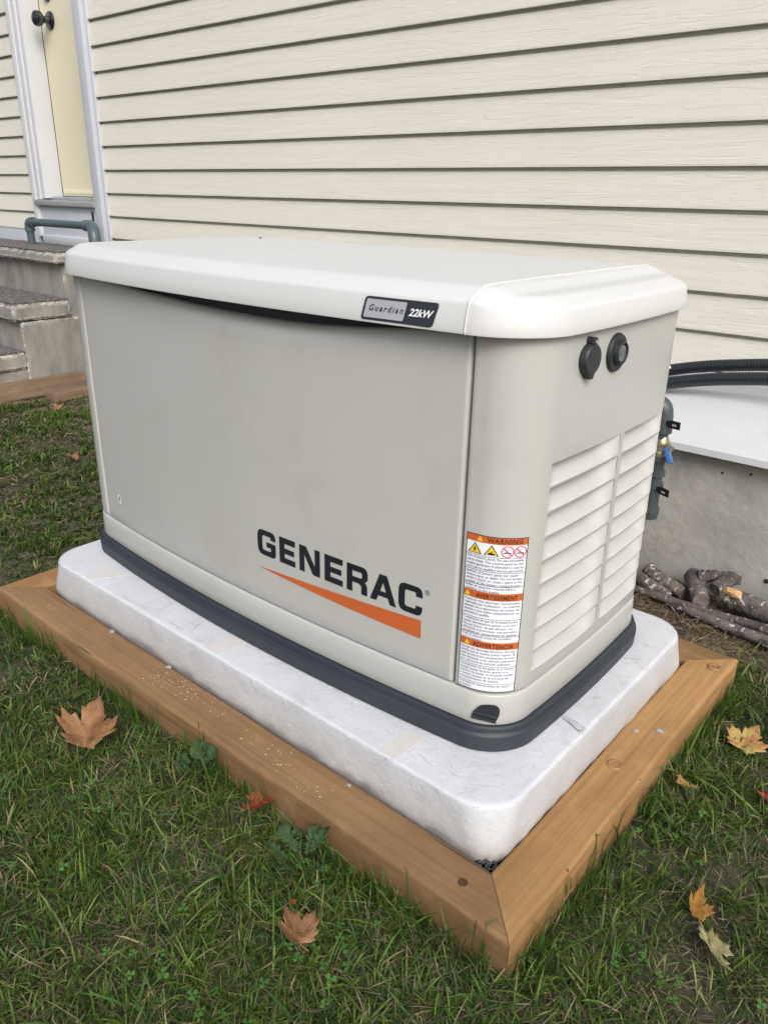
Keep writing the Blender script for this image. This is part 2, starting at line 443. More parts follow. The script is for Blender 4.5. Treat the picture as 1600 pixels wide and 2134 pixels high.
# sheathing behind the boards, split around the door
box('wall_sheathing', -2.30, 4.2, YW+0.046, YW+0.16, 0.30, 3.3, M_DARK, house)
box('wall_sheathing', -6.5, -3.0, YW+0.046, YW+0.16, 0.30, 3.3, M_DARK, house)
# door opening
DZ = 0.815
box('door_casing', -3.042, -2.992, YW-0.022, YW+0.10, 0.595, 3.0, M_TRIM, house, 0.004)
box('door_casing', -2.989, -2.945, YW-0.016, YW+0.10, DZ-0.012, 3.0, M_TRIM, house, 0.004)
box('door_jamb', -2.943, -2.905, YW-0.008, YW+0.105, DZ-0.006, 3.0, M_TRIM, house, 0.004)
box('door_casing', -2.338, -2.268, YW-0.030, YW+0.03, 0.50, 3.0, M_TRIMB, house, 0.004)
box('corner_channel', -2.266, -2.252, YW-0.006, YW+0.045, 0.39, 3.0, M_TRIMB, house, 0.002)
door = box('door', -2.902, -2.20, YW+0.105, YW+0.15, DZ+0.008, 2.9, M_DOOR, house, 0.003)
box('kick_plate', -2.88, -2.22, YW+0.101, YW+0.104, DZ+0.02, DZ+0.045, M_DOOR, door, 0.001)
def lathe(name, prof, origin, axis, mt, parent, n=24):
    a = Vector(axis).normalized(); ref = Vector((0, 0, 1)) if abs(a.z) < 0.9 else Vector((1, 0, 0))
    u = a.cross(ref).normalized(); v = a.cross(u)
    V, F = [], []
    if name in ('knob', 'deadbolt'): prof = [(t*1.3, r*1.35) for t, r in prof]
    for (t, r) in prof:
        for k in range(n):
            an = 2*PI*k/n; V.append(Vector(origin)+a*t+(u*math.cos(an)+v*math.sin(an))*r)
    for i in range(len(prof)-1):
        for k in range(n): F.append((i*n+k, i*n+(k+1) % n, (i+1)*n+(k+1) % n, (i+1)*n+k))
    F.append(tuple(range(n))); F.append(tuple((len(prof)-1)*n+k for k in range(n))[::-1])
    return mesh(name, V, F, mt, parent, True, 40)
for kz in (1.712, 1.845):
    KB = (-2.800, YW+0.105, kz)
    if kz < 1.8:
        lathe('knob', [(0, 0.033), (0.004, 0.034), (0.008, 0.030), (0.010, 0.014), (0.030, 0.012), (0.036, 0.018), (0.044, 0.026), (0.056, 0.029), (0.068, 0.026), (0.075, 0.016), (0.077, 0.004)][:], KB, (0, -1, 0), M_KNOB, door)
    else:
        lathe('deadbolt', [(0, 0.033), (0.006, 0.034), (0.014, 0.028), (0.016, 0.01), (0.018, 0.003)], KB, (0, -1, 0), M_KNOB, door)
box('threshold', -3.0, -2.34, YW-0.035, YW+0.125, DZ-0.045, DZ-0.014, M_ALU, house, 0.006)
box('threshold_nose', -2.985, -2.34, YW+0.03, YW+0.125, DZ-0.013, DZ+0.004, M_ALU, house, 0.004)
box('threshold_riser', -2.99, -2.339, YW-0.004, YW+0.1, 0.60, DZ-0.046, M_TRIMB, house, 0.003)
box('base_board', -2.96, -2.34, YW-0.03, YW+0.02, 0.555, 0.605, M_TRIM, house, 0.004)
box('foundation_trim', -6.5, -3.044, YW+0.004, YW+0.06, 0.30, 0.63, M_TRIMB, house)
# white metal skirt below the right-hand siding: slopes outwards, overhangs the concrete
sk = [(YW+0.012, 0.386), (YW-0.020, 0.378), (1.279, 0.262), (1.273, 0.256), (1.272, 0.238), (1.276, 0.238), (1.290, 0.252), (YW+0.03, 0.365)]
V = [(x, y, z) for x in (-1.6, 4.2) for (y, z) in sk]; q = len(sk)
F = [(i, i+q, (i+1) % q+q, (i+1) % q) for i in range(q)] + [tuple(range(q)), tuple(range(2*q-1, q-1, -1))]
mesh('metal_skirt', V, F, M_SKIRT, house)
# concrete foundation with form-tie holes
bm = bmesh.new(); bmesh.ops.create_grid(bm, x_segments=160, y_segments=24, size=0.5)
for v in bm.verts:
    x = -1.6+(v.co.x+0.5)*5.8; z = -0.6+(v.co.y+0.5)*0.845
    v.co = Vector((x, 1.320+0.0025*math.sin(x*9)*math.sin(z*13)+random.uniform(-0.001, 0.001), z))
bmesh.ops.reverse_faces(bm, faces=bm.faces[:])
for f in bm.faces:
    pass
bm.normal_update()
if bm.faces[:][0].normal.y > 0: bmesh.ops.reverse_faces(bm, faces=bm.faces[:])
bm_obj('foundation_wall', bm, M_FOUND, house, True, 60)
box('foundation_core', -1.6, 4.2, 1.335, YW+0.15, -0.6, 0.240, M_FOUND, house)
for (x, z) in ((1.225, 0.186), (1.297, 0.199), (1.392, -0.085)):
    rr_ = 0.007 if z < 0 else 0.0035
    lathe('tie_hole', [(0, rr_), (0.002, rr_*0.7), (0.0025, 0.001)], (x, 1.3185, z), (0, -1, 0), M_DARK, house, 10)

# ------------------------------------------------------------------ concrete steps
XS = -2.20
steps = thing('concrete_steps', 'weathered grey concrete stoop steps with chipped white edges', 'steps', (XS, 1.3, GZ))
def rough_slab(name, x0, x1, y0, y1, z0, z1, mt, amp=0.006, n=26, bev=0.01):
    bm = bmesh.new(); bmesh.ops.create_cube(bm, size=1)
    for v in bm.verts:
        v.co = Vector((x0 if v.co.x < 0 else x1, y0 if v.co.y < 0 else y1, z0 if v.co.z < 0 else z1))
    bmesh.ops.bevel(bm, geom=bm.edges[:], offset=bev, segments=2, affect='EDGES')
    bmesh.ops.subdivide_edges(bm, edges=[e for e in bm.edges if e.calc_length() > 0.12], cuts=n, use_grid_fill=True)
    rs = random.Random(hash(name) % 99+int(z1*1000))
    for v in bm.verts:
        v.co += Vector((rs.uniform(-1, 1), rs.uniform(-1, 1), rs.uniform(-1, 1)))*amp*0.35
    return bm_obj(name, bm, mt, steps, True, 30)
XL = -4.2
# landing, two steps below it, each a slab with a nosing over a recessed body
treads = [(0.560, 1.28, 1.60, 0.058, 1.335), (0.322, 1.02, 1.336, 0.088, 1.06), (0.080, 0.72, 1.06, 0.088, 0.76)]
for i, (zt, yf, yb, th, yr) in enumerate(treads):
    rough_slab('step_slab', XL, XS, yf, yb+0.0, zt-th, zt-0.006, M_STEP, 0.006)
    rough_slab('step_top', XL, XS-0.012, yf+0.012, yb-0.002, zt-0.0055, zt+0.002, M_AGG, 0.006, 30, 0.002)
    rough_slab('step_body', XL+0.01*i, XS-(0.034, 0.003, 0.018)[i], yr, 1.60-0.01*i, GZ-0.1, zt-th-(0.001, 0.007, 0.005)[i], M_STEP, 0.004, 20, 0.006)
# timber edging beside the steps
ed = box('edging_board', XS+0.012, XS+0.052, 0.4, 1.56, GZ-0.06, -0.058, M_BOARD, None, 0.005)
tag(ed, 'brown edging board laid on edge along the foot of the concrete steps', 'board')
ed2 = box('wood_offcut', XS+0.075, XS+0.165, 1.09, 1.50, GZ+0.004, GZ+0.05, M_BOARD, None, 0.005)
tag(ed2, 'short wooden offcut lying in grass before the edging board', 'board')

# grey PVC drain pipe on the landing
pvc = thing('drain_pipe', 'grey plastic pipe with elbows crossing under the house door', 'pipe', (-2.86, 1.5, 0.56))
pp = bez([(-2.862, 1.50, 0.545), (-2.862, 1.50, 0.60), (-2.862, 1.50, 0.655)], 4)
tube('riser_pipe', pp, 0.0215, M_PVC, pvc, 18)
tube('elbow', bez([(-2.862, 1.50, 0.640), (-2.861, 1.50, 0.672), (-2.845, 1.50, 0.690), (-2.805, 1.50, 0.692)], 5), 0.0275, M_PVC, pvc, 18)
tube('cross_pipe', [(-2.82, 1.50, 0.692), (-2.20, 1.50, 0.695)], 0.0205, M_PVC, pvc, 18)
lathe('coupling', [(0, 0.02), (0.001, 0.029), (0.022, 0.029), (0.024, 0.025), (0.05, 0.0255), (0.051, 0.021)], (-2.245, 1.5, 0.6948), (1, 0, 0), M_PVC, pvc)
tube('elbow', bez([(-2.20, 1.50, 0.694), (-2.165, 1.49, 0.690), (-2.125, 1.475, 0.668), (-2.105, 1.465, 0.62), (-2.10, 1.462, 0.50)], 6), 0.031, M_PVC, pvc, 20)
tube('drop_pipe', [(-2.10, 1.462, 0.53), (-2.10, 1.462, GZ-0.02)], 0.019, M_PVC, pvc, 18)
pvc.location.z -= 0.010
box('pipe_clip', -2.232, -2.222, 1.535, 1.545, 0.67, 0.755, M_TAG, pvc, 0.002)

# ------------------------------------------------------------------ timber frame round the pad
LP, DP, HP, WT = 1.372, 0.7875, 0.0874, 0.0885
ZT = -HP
frame = thing('timber_frame', 'brown treated timber frame mitred around the white pad', 'timber frame', (LP/2, DP/2, GZ))
def timber(side, mt):
    # profile across: w = 0 inner .. WT outer, z
    r = 0.0055; prof = []
    def arc(cx, cz, a0, a1, n=4):
        for i in range(n+1):
            a = a0+(a1-a0)*i/n; prof.append((cx+r*math.cos(a), cz+r*math.sin(a)))
    arc(r, ZT-r, PI, PI/2); 
    for t in (0.3, 0.6): prof.append((r+(WT-2*r)*t, ZT))
    arc(WT-r*1.5, ZT-r*1.5, PI/2, 0, 5)
    prof[-6:] = [(WT-r*1.5+r*1.5*math.cos(PI/2*(1-i/5)), ZT-r*1.5+r*1.5*math.sin(PI/2*(1-i/5))) for i in range(6)]
    prof += [(WT, ZT-0.05), (WT-0.002, ZT-0.10), (0.002, ZT-0.10)]
    nseg = 40; V = []
    rs = random.Random(side*13+2)
    ph = [rs.uniform(0, 6) for _ in range(4)]
    g = 0.0007
    for i in range(nseg+1):
        t = i/nseg
        for (wd, z) in prof:
            L = LP if side in (0, 2) else DP
            a = -wd+g + t*(L+2*wd-2*g)
            edge = 0.0016*math.sin(a*9+ph[0])+0.0010*math.sin(a*23+ph[1])+rs.uniform(-0.0005, 0.0005)
            wd2 = wd + (edge if wd > 0.06 else edge*0.5 if wd < 0.02 else 0)
            z2 = z + 0.0012*math.sin(a*7+ph[2]+wd*9)
            wd2 = wd2 if 0.02 < t < 0.98 else wd
            if side == 0: V.append((a, -wd2, z2))
            elif side == 1: V.append((LP+wd2, a, z2))
            elif side == 2: V.append((LP-a, DP+wd2, z2))
            else: V.append((-wd2, DP-a, z2))
    q = len(prof)
    F = [(i*q+k, i*q+(k+1) % q, (i+1)*q+(k+1) % q, (i+1)*q+k) for i in range(nseg) for k in range(q)]
    F += [tuple(range(q))[::-1], tuple(nseg*q+k for k in range(q))]
    return mesh('timber', V, F, mt, frame, True, 40)
for s_, mt in ((0, M_WOODX), (1, M_WOODY), (2, M_WOODX), (3, M_WOODY)): timber(s_, mt)
M_KNOTL = make_wood('ringed_knot', 0, (0.36, 0.20, 0.085), (0.24, 0.125, 0.05))
# countersunk screw plugs / knots
for (x, y) in ((1.432, 0.800), (1.408, 0.352)):
    lathe('screw_plug', [(0, 0.0150), (0.0022, 0.0135), (0.0030, 0.011), (0.0012, 0.0090), (0.0012, 0.002)], (x, y, ZT+0.0005), (0, 0, 1), M_KNOTL, frame)
lathe('screw_plug', [(0, 0.0075), (0.0008, 0.007), (0.0002, 0.005), (0.0002, 0.001)], (1.352, -0.046, ZT+0.0005), (0, 0, 1), make_wood('dark_knot', 0, (0.10, 0.05, 0.022), (0.06, 0.03, 0.012)), frame)

# ------------------------------------------------------------------ pad
def rrect(x0, x1, y0, y1, r, off=0.0, n=14, nl=60):
    x0 -= off; x1 += off; y0 -= off; y1 += off; r = max(0.004, r+off)
    P = []
    def seg(a, b, m):
        for i in range(m): P.append((a[0]+(b[0]-a[0])*i/m, a[1]+(b[1]-a[1])*i/m))
    def arc(cx, cy, a0):
        for i in range(n): a = a0+PI/2*i/n; P.append((cx+r*math.cos(a), cy+r*math.sin(a)))
    seg((x0+r, y0), (x1-r, y0), nl); arc(x1-r, y0+r, -PI/2)
    seg((x1, y0+r), (x1, y1-r), nl//2); arc(x1-r, y1-r, 0)
    seg((x1-r, y1), (x0+r, y1), nl); arc(x0+r, y1-r, PI/2)
    seg((x0, y1-r), (x0, y0+r), nl//2); arc(x0+r, y0+r, PI)
    return P
padT = thing('equipment_pad', 'white precast slab with rounded corners under the generator', 'slab', (LP/2, DP/2, ZT))
def build_pad():
    rings = [(-0.006, -0.105, 0.050), (-0.001, ZT+0.002, 0.052), (0.0, -0.080, 0.054), (-0.0005, -0.066, 0.057), (-0.0022, -0.050, 0.062), (-0.0036, -0.034, 0.067), (-0.0046, -0.020, 0.072), (-0.0052, -0.0075, 0.075), (-0.0060, -0.0036, 0.076), (-0.0075, -0.0014, 0.077), (-0.0100, -0.0003, 0.077), (-0.015, 0.0, 0.078), (-0.07, 0.0005, 0.08), (-0.15, 0.0005, 0.08)]
    V = []; rs = random.Random(3)
    for k, (o_, z, rad) in enumerate(rings):
        P = rrect(0.005, LP+0.0025, 0.005, DP-0.003, rad-o_, o_)
        for i, (x, y) in enumerate(P):
            j = rs.uniform(-1, 1)
            if k == 1: V.append((x+j*0.002, y+rs.uniform(-1, 1)*0.002, z+max(0, rs.gauss(0, 0.003))))
            elif k in (2, 3): V.append((x+j*0.0008, y+rs.uniform(-1, 1)*0.0008, z))
            elif 5 < k < 9: V.append((x+j*0.0003, y+rs.uniform(-1, 1)*0.0003, z))
            else: V.append((x, y, z))
    q = len(P); F = []
    for k in range(len(rings)-1):
        for i in range(q): F.append((k*q+i, k*q+(i+1) % q, (k+1)*q+(i+1) % q, (k+1)*q+i))
    F.append(tuple((len(rings)-1)*q+i for i in range(q)))
    mesh('slab', V, F, M_PAD, padT, True, 40)
build_pad()
def corner_gravel():
    V, F = [], []; rs = random.Random(77)
    for k in range(70):
        x = LP-0.03+rs.random()*0.032; y = 0.001+rs.random()*0.028; r = rs.uniform(0.0015, 0.0038); z = ZT-0.012+rs.uniform(0, 0.006)
        b_ = len(V); pts = [(1, 0, 0), (-1, 0, 0), (0, 1, 0), (0, -1, 0), (0, 0, 1), (0, 0, -1)]
        V += [(x+p[0]*r*rs.uniform(.7, 1.3), y+p[1]*r*rs.uniform(.7, 1.3), z+p[2]*r*rs.uniform(.6, 1.1)) for p in pts]
        F += [tuple(b_+q_ for q_ in f) for f in ((0, 2, 4), (2, 1, 4), (1, 3, 4), (3, 0, 4), (2, 0, 5), (1, 2, 5), (3, 1, 5), (0, 3, 5))]
    o = mesh('gravel_fill', V, F, simple('grey_gravel', (0.045, 0.046, 0.050), 0.95, var=0.25, nscale=300)); tag(o, 'dark grey gravel in the gap at the near pad corner', 'gravel', kind='stuff')
corner_gravel()
def flat_patch(name, pts, z, mt, parent, th=0.0006):
    V = [(x, y, z) for x, y in pts]+[(x, y, z+th) for x, y in pts]; q = len(pts)
    F = [tuple(range(q, 2*q))]+[(i, (i+1) % q, (i+1) % q+q, i+q) for i in range(q)]
    return mesh(name, V, F, mt, parent)
flat_patch('filler_patch', [(0.652, 0.016), (0.695, 0.016), (0.704, 0.095), (0.661, 0.095)], 0.0003, M_TAPE, padT)
flat_patch('filler_patch', [(1.128, 0.016), (1.164, 0.016), (1.170, 0.092), (1.138, 0.092)], 0.0003, M_TAPE, padT)
flat_patch('filler_patch', [(0.17, 0.018), (0.215, 0.018), (0.25, 0.085), (0.19, 0.085)], 0.0003, M_TAPE, padT)
def scuff(pts, wd):
    pts = [Vector((p[0], p[1], 0)) for p in pts]; L, R_ = [], []
    for i, p in enumerate(pts):
        a = pts[max(0, i-1)]; b_ = pts[min(len(pts)-1, i+1)]; t = (b_-a).normalized(); nn = Vector((-t.y, t.x, 0))
        ww = wd*math.sin(PI*(i+0.4)/(len(pts)-0.2))
        L.append(p+nn*ww); R_.append(p-nn*ww)
    flat_patch('scuff_mark', [(p.x, p.y) for p in R_+L[::-1]], 0.0003, M_SCUFF, padT, 0.0003)
rs = random.Random(8)
def jag(a, b_, n, amp): return [(a[0]+(b_[0]-a[0])*i/n+rs.uniform(-amp, amp), a[1]+(b_[1]-a[1])*i/n+rs.uniform(-amp, amp)) for i in range(n+1)]
for a, b_, wd in (((0.33, 0.022), (0.45, 0.026), 0.0016), ((0.45, 0.026), (0.455, 0.075), 0.002), ((0.50, 0.024), (0.57, 0.027), 0.0015), ((0.545, 0.05), (0.575, 0.06), 0.0015),
                  ((0.585, 0.03), (0.565, 0.075), 0.002), ((0.61, 0.022), (0.64, 0.03), 0.0018), ((1.18, 0.055), (1.215, 0.045), 0.0012), ((1.245, 0.052), (1.275, 0.05), 0.001), ((1.235, 0.07), (1.25, 0.06), 0.001),
                  ((1.33, 0.39), (1.345, 0.41), 0.005), ((1.32, 0.64), (1.335, 0.645), 0.006), ((1.315, 0.56), (1.345, 0.585), 0.005)):
    scuff(jag(a, b_, 9, 0.002), wd)
st = thing('plastic_strip', 'clear crinkled plastic strip lying on the pad by the base corner', 'plastic strip', (1.34, 0.30, 0.001))
bm = bmesh.new(); bmesh.ops.create_grid(bm, x_segments=16, y_segments=5, size=0.5)
rs = random.Random(4); A = Vector((1.322, 0.306, 0)); B = Vector((1.366, 0.292, 0)); D = (B-A); Nn = Vector((-D.y, D.x, 0)).normalized()
for v in bm.verts:
    u_, v_ = v.co.x+0.5, v.co.y
    v.co = A+D*u_+Nn*v_*0.014*(0.8+0.3*u_)+Vector((0, 0, 0.0025+rs.uniform(0, 0.002)))
bm_obj('crinkled_film', bm, M_PLAST, st, True, 25)

# ------------------------------------------------------------------ generator
CX, CY = 0.688, 0.394
A0, B0, R0 = 0.6195, 0.275, 0.085
KF, KE = 0.10, 0.135
def outline(d, n=36, lf=1.080, ex=0.0):
    A = A0-d-ex; B = B0-d; r = max(R0-d, 0.012); P = []
    def seg(a, b_, m):
        for i in range(m): P.append((a[0]+(b_[0]-a[0])*i/m, a[1]+(b_[1]-a[1])*i/m))
    def arc(cx, cy, a0):
        for i in range(n): a = a0+PI/2*i/n; P.append((cx+r*math.cos(a), cy+r*math.sin(a)))
    seg((0, -B), (A-r, -B), 2*n); arc(A-r, -B+r, -PI/2); seg((A, -B+r), (A, B-r), 2*n); arc(A-r, B-r, 0)
    seg((A-r, B), (-A+r, B), 3*n); arc(-A+r, B-r, PI/2); seg((-A, B-r), (-A, -B+r), 2*n); arc(-A+r, -B+r, PI); seg((-A+r, -B), (0, -B), 2*n)
    out = []
    for (x, y) in P:
        x = x*lf if x < 0 else x
        y = y*1.12 if y > 0 else y
        out.append((CX+x*(1+KE*(0.073-y*y)/A0), CY+y*(1+KF*(0.36-x*x)/B0)))
    return out
class Surf:
    def __init__(self, d):
        O = np.array(outline(d, 120)); O = np.vstack([O, O[:1]])
        self.s = np.r_[0, np.cumsum(np.linalg.norm(np.diff(O, axis=0), axis=1))]; self.O = O; self.T = self.s[-1]
    def at(self, s):
        s = s % self.T
        x = np.interp(s, self.s, self.O[:, 0]); y = np.interp(s, self.s, self.O[:, 1])
        e = 1e-3
        x2 = np.interp((s+e) % self.T, self.s, self.O[:, 0]); y2 = np.interp((s+e) % self.T, self.s, self.O[:, 1])
        x1 = np.interp((s-e) % self.T, self.s, self.O[:, 0]); y1 = np.interp((s-e) % self.T, self.s, self.O[:, 1])
        t = Vector((x2-x1, y2-y1, 0)).normalized()
        return Vector((x, y, 0)), Vector((t.y, -t.x, 0))
    def pt(self, s, z, off=0.0):
        p, n_ = self.at(s); p = p+n_*off; return Vector((p.x, p.y, z))
BODY = Surf(0.016)
gen = thing('standby_generator', 'beige standby generator with pale lid and black base on white pad', 'generator', (CX, CY, 0.0))

def ringmesh(name, prof, mt, parent, close_top=False, sharp=35, n=36):
    V, F = [], []
    for (d, z) in prof:
        P = outline(d, n)
        V += [(x, y, z) for x, y in P]
    q = len(P)
    for k in range(len(prof)-1):
        for i in range(q): F.append((k*q+i, k*q+(i+1) % q, (k+1)*q+(i+1) % q, (k+1)*q+i))
    if close_top: F.append(tuple((len(prof)-1)*q+i for i in range(q)))
    return mesh(name, V, F, mt, parent, True, sharp)
# black moulded base
ringmesh('base', [(0.030, 0.001), (0.003, 0.001), (0.0, 0.004), (-0.001, 0.030), (0.001, 0.034), (0.0035, 0.0365), (0.0045, 0.040), (0.0055, 0.045), (0.009, 0.0475), (0.022, 0.048)], M_BLACK, gen, False, 28)
# dark inner core seen through the gaps
ringmesh('inner_core', [(0.066, 0.040), (0.066, 0.715)], simple('navy_foam', (0.028, 0.035, 0.046), 0.8), gen, True)
ringmesh('gap_tone_strip', [(0.046, 0.60), (0.046, 0.712)], simple('slate_gap_tone', (0.055, 0.066, 0.082), 0.7), gen)  # added strip, coloured to the tone of the shaded gap under the lid
# lower body panel
ringmesh('lower_panel', [(0.026, 0.0485), (0.0145, 0.0485), (0.0132, 0.051), (0.0136, 0.085), (0.0150, 0.1035), (0.0162, 0.1055), (0.020, 0.1065), (0.030, 0.107)], M_BODY, gen, False, 50)

SL, SR = -0.562, 0.508
def grid_panel(name, sl, zl, off, mt, parent, skip=None, sharp=40):
    V, F = [], []
    for j, z in enumerate(zl):
        for i, s in enumerate(sl):
            zz, o_ = off(s, z, i, j)
            V.append(BODY.pt(s, zz, o_))
    q = len(sl)
    for j in range(len(zl)-1):
        for i in range(q-1):
            if skip and skip((sl[i]+sl[i+1])/2, (zl[j]+zl[j+1])/2): continue
            F.append((j*q+i, j*q+i+1, (j+1)*q+i+1, (j+1)*q+i))
    return mesh(name, V, F, mt, parent, True, sharp)
# front door with its hand-pull dip along the top edge
def dip(s):
    x = s+0.688; dx = x-0.775; h = 0.62 if dx < 0 else 0.40
    return math.cos(min(1, abs(dx)/h)*PI/2)**1.4
g = 0.0022
sl = [SL+g, SL+g+0.0004, SL+g+0.0018, SL+g+0.004]+list(np.linspace(SL+0.01, SR-0.01, 110))+[SR-g-0.004, SR-g-0.0018, SR-g-0.0004, SR-g]
eo = {0: -0.014, 1: -0.004, 2: -0.0012}
TOPZ = 0.6905
zrel = [0, 0.0004, 0.0018, 0.004]+list(np.linspace(0.02, 0.94, 24))
zl = list(range(4+24+9))
roll = [(0.030, 0.0), (0.022, 0.0008), (0.015, 0.0028), (0.010, 0.0055), (0.006, 0.009), (0.003, 0.0125), (0.001, 0.016), (0.0, 0.020), (-0.001, 0.026)]
def door_off(s, z, i, j):
    b_ = dip(s); zt = TOPZ-0.0240*b_; z0 = 0.1092
    o_ = eo.get(i, eo.get(len(sl)-1-i, 0.0))
    if j < 4:
        zz = z0+zrel[j]; o_ = min(o_, eo.get(j, 0.0))
    elif j < 28:
        t = (zrel[j]); zz = z0+0.004+(zt-0.032-z0-0.004)*(j-3)/24.0
    else:
        r_ = roll[j-28]; zz = zt-r_[0]; o_ = min(o_, -r_[1]*(0.25+0.75*b_))
    return zz, o_
doorp = grid_panel('front_door', sl, zl, door_off, M_BODY, gen, None, 50)

# louvred right-hand end panel
LZ0, LPIT, NL = 0.5040, 0.0412, 9
cols = [(0.650, 0.8735), (0.889, 1.082)]
S_END = 1.28
def lou(s, z):
    for (a, b_) in cols:
        if a < s < b_ and LZ0-NL*LPIT < z < LZ0: return True
    return False
ss = list(np.linspace(SR+g+0.004, 0.650, 26))+list(np.linspace(0.650, 0.8735, 19))[1:]+list(np.linspace(0.8735, 0.889, 3))[1:]+list(np.linspace(0.889, 1.082, 17))[1:]+list(np.linspace(1.082, S_END, 20))[1:]
ss = [SR+g, SR+g+0.0004, SR+g+0.0018]+ss
zz_ = [0.1092, 0.1096, 0.111, 0.114]+[LZ0-k*LPIT for k in range(NL, -1, -1)]+list(np.linspace(LZ0, 0.705, 8))[1:]
def end_off(s, z, i, j):
    return z, min(eo.get(i, 0.0), eo.get(j, 0.0))
endp = grid_panel('end_panel', ss, zz_, end_off, M_BODY, gen, lou, 50)
def louver(a, b_, zt, zb, first=False, lastone=False):
    sc = [s for s in ss if a-1e-6 <= s <= b_+1e-6]; V, F = [], []
    D0 = 0.0390
    prof = [0.0, 0.03, 0.08, 0.16, 0.26, 0.38, 0.50, 0.62, 0.74, 0.84, 0.92, 0.97, 1.0]
    def dep(s):
        u = (s-a)/(b_-a)
        e1 = smooth01(u/0.15)**0.8; e2 = smooth01((1-u)/0.30)
        return D0*(0.02+0.98*min(e1, 1)*min(e2, 1))
    rows = []; H = zt-zb; rl = 0.15*H
    def tap(s): u = (s-a)/(b_-a); return min(1, 7*u, 5*(1-u))
    lip = 0.0028
    last = lip-rl*(1-math.cos(1.35))
    rows.append([BODY.pt(s, zt, 0.0 if first else last*tap(s)) for s in sc])
    rows.append([BODY.pt(s, zt+0.0012, -dep(s)) for s in sc])       # underside of the lip above
    for t in prof:                                                  # blade: leans outwards as it drops
        rows.append([BODY.pt(s, zt-(H-rl)*t, -dep(s)*(1-t**1.5)+lip*tap(s)*t) for s in sc])
    for k in range(1, 6):                                           # lower edge rolled back under
        ph = 1.35*k/5
        rows.append([BODY.pt(s, zt-(H-rl)-rl*math.sin(ph)/math.sin(1.35), (lip-rl*(1-math.cos(ph)))*tap(s)) for s in sc])
    rows.append([BODY.pt(s, zb, 0.0 if lastone else last*tap(s)) for s in sc])
    q = len(sc)
    flat = [p for r in rows for p in r]
    for j in range(len(rows)-1):
        for i in range(q-1): F.append((j*q+i, (j+1)*q+i, (j+1)*q+i+1, j*q+i+1))
    return mesh('louver', flat, F, M_LOUV, endp, True, 50)
for (a, b_) in cols:
    for k in range(NL): louver(a, b_, LZ0-k*LPIT, LZ0-(k+1)*LPIT, k == 0, k == NL-1)
# back and left panels
sb = list(np.linspace(S_END+0.003, BODY.T+SL-g-0.004, 150))+[BODY.T+SL-g-0.0018, BODY.T+SL-g-0.0004, BODY.T+SL-g]
grid_panel('rear_panel', sb, zz_[:4]+list(np.linspace(0.12, 0.705, 6)), lambda s, z, i, j: (z, min(eo.get(len(sb)-1-i, 0.0), eo.get(j, 0.0))), M_BODY, gen, None, 50)

# lid
LIDP = [(0.020, 0.7005), (-0.010, 0.6945), (-0.0125, 0.6952), (-0.0130, 0.698), (-0.0100, 0.716), (-0.0066, 0.7335), (-0.0055, 0.7370), (-0.0030, 0.7400), (0.0010, 0.7425), (0.0080, 0.7462), (0.0160, 0.7505), (0.0215, 0.7535), (0.0250, 0.7549), (0.0290, 0.7558), (0.034, 0.7563)]
LIDP += [(d, 0.7568+0.002*smooth01((d-0.034)/0.2)) for d in np.arange(0.042, 0.168, 0.006)]+[(0.19, 0.7588), (0.22, 0.759), (0.25, 0.759)]
XSEAM = 1.2005
def lid_mesh():
    bm = bmesh.new(); rings = []
    for (d, z) in LIDP:
        r = []
        for (x, y) in outline(d, 30, 1.057, 0.016):
            hh = (z-0.6945)/0.0625
            z2 = z-0.0110*smooth01((x-XSEAM-0.001)/0.046)*max(0, min(1, hh))
            r.append(bm.verts.new((x, y, z2)))
        rings.append(r)
    q = len(rings[0])
    for k in range(len(rings)-1):
        for i in range(q):
            bm.faces.new((rings[k][i], rings[k][(i+1) % q], rings[k+1][(i+1) % q], rings[k+1][i]))
    bm.faces.new(rings[-1]); bmesh.ops.triangulate(bm, faces=[bm.faces[-1]] if False else [f for f in bm.faces if len(f.verts) > 4])
    return bm
# the end cap laps over the lid, leaving a fine raised line
for nm, keep_left in (('lid', True), ('lid_end_cap', False)):
    bm = lid_mesh()
    x_ = XSEAM if keep_left else XSEAM-0.0012
    bmesh.ops.bisect_plane(bm, geom=bm.verts[:]+bm.edges[:]+bm.faces[:], plane_co=(x_, 0, 0), plane_no=(1, 0, 0), clear_outer=keep_left, clear_inner=not keep_left)
    if not keep_left:
        bm.normal_update()
        bmesh.ops.recalc_face_normals(bm, faces=bm.faces[:]); bm.normal_update()
        if sum(f.normal.z*f.calc_area() for f in bm.faces) < 0: bmesh.ops.reverse_faces(bm, faces=bm.faces[:]); bm.normal_update()
        for v in bm.verts: v.co += v.normal*0.0004
    ob = bm_obj(nm, bm, M_LID, gen, True, 40)
    if keep_left: lid = ob
ringmesh('lid_liner', [(0.032, 0.7015), (0.030, 0.712), (0.030, 0.728), (0.045, 0.734)], M_LID, gen, True)
# raised bead where the end cap meets the lid, over the front, the top and the back
def seam_path():
    f_, b2 = [], []
    for (d, z) in LIDP[1:-2]:
        for half, sgn in ((f_, -1), (b2, 1)):
            q_ = [(x, y) for x, y in outline(d, 60, 1.057, 0.016) if (y-CY)*sgn > 0 and abs(y-CY) > 0.02 and x < 1.28]
            q_.sort(); xs_ = [a[0] for a in q_]; ys_ = [a[1] for a in q_]
            if d > 0.085: continue
            half.append(Vector((XSEAM-0.001, float(np.interp(XSEAM, xs_, ys_)), z+0.0004)))
    return f_+[Vector((XSEAM-0.001, CY+y_, 0.7580)) for y_ in (-0.15, -0.10, -0.05, 0.0, 0.05, 0.10, 0.15)]+b2[::-1]
tube('lid_bead', seam_path(), 0.0019, M_LID, gen, 8, sharp=180)

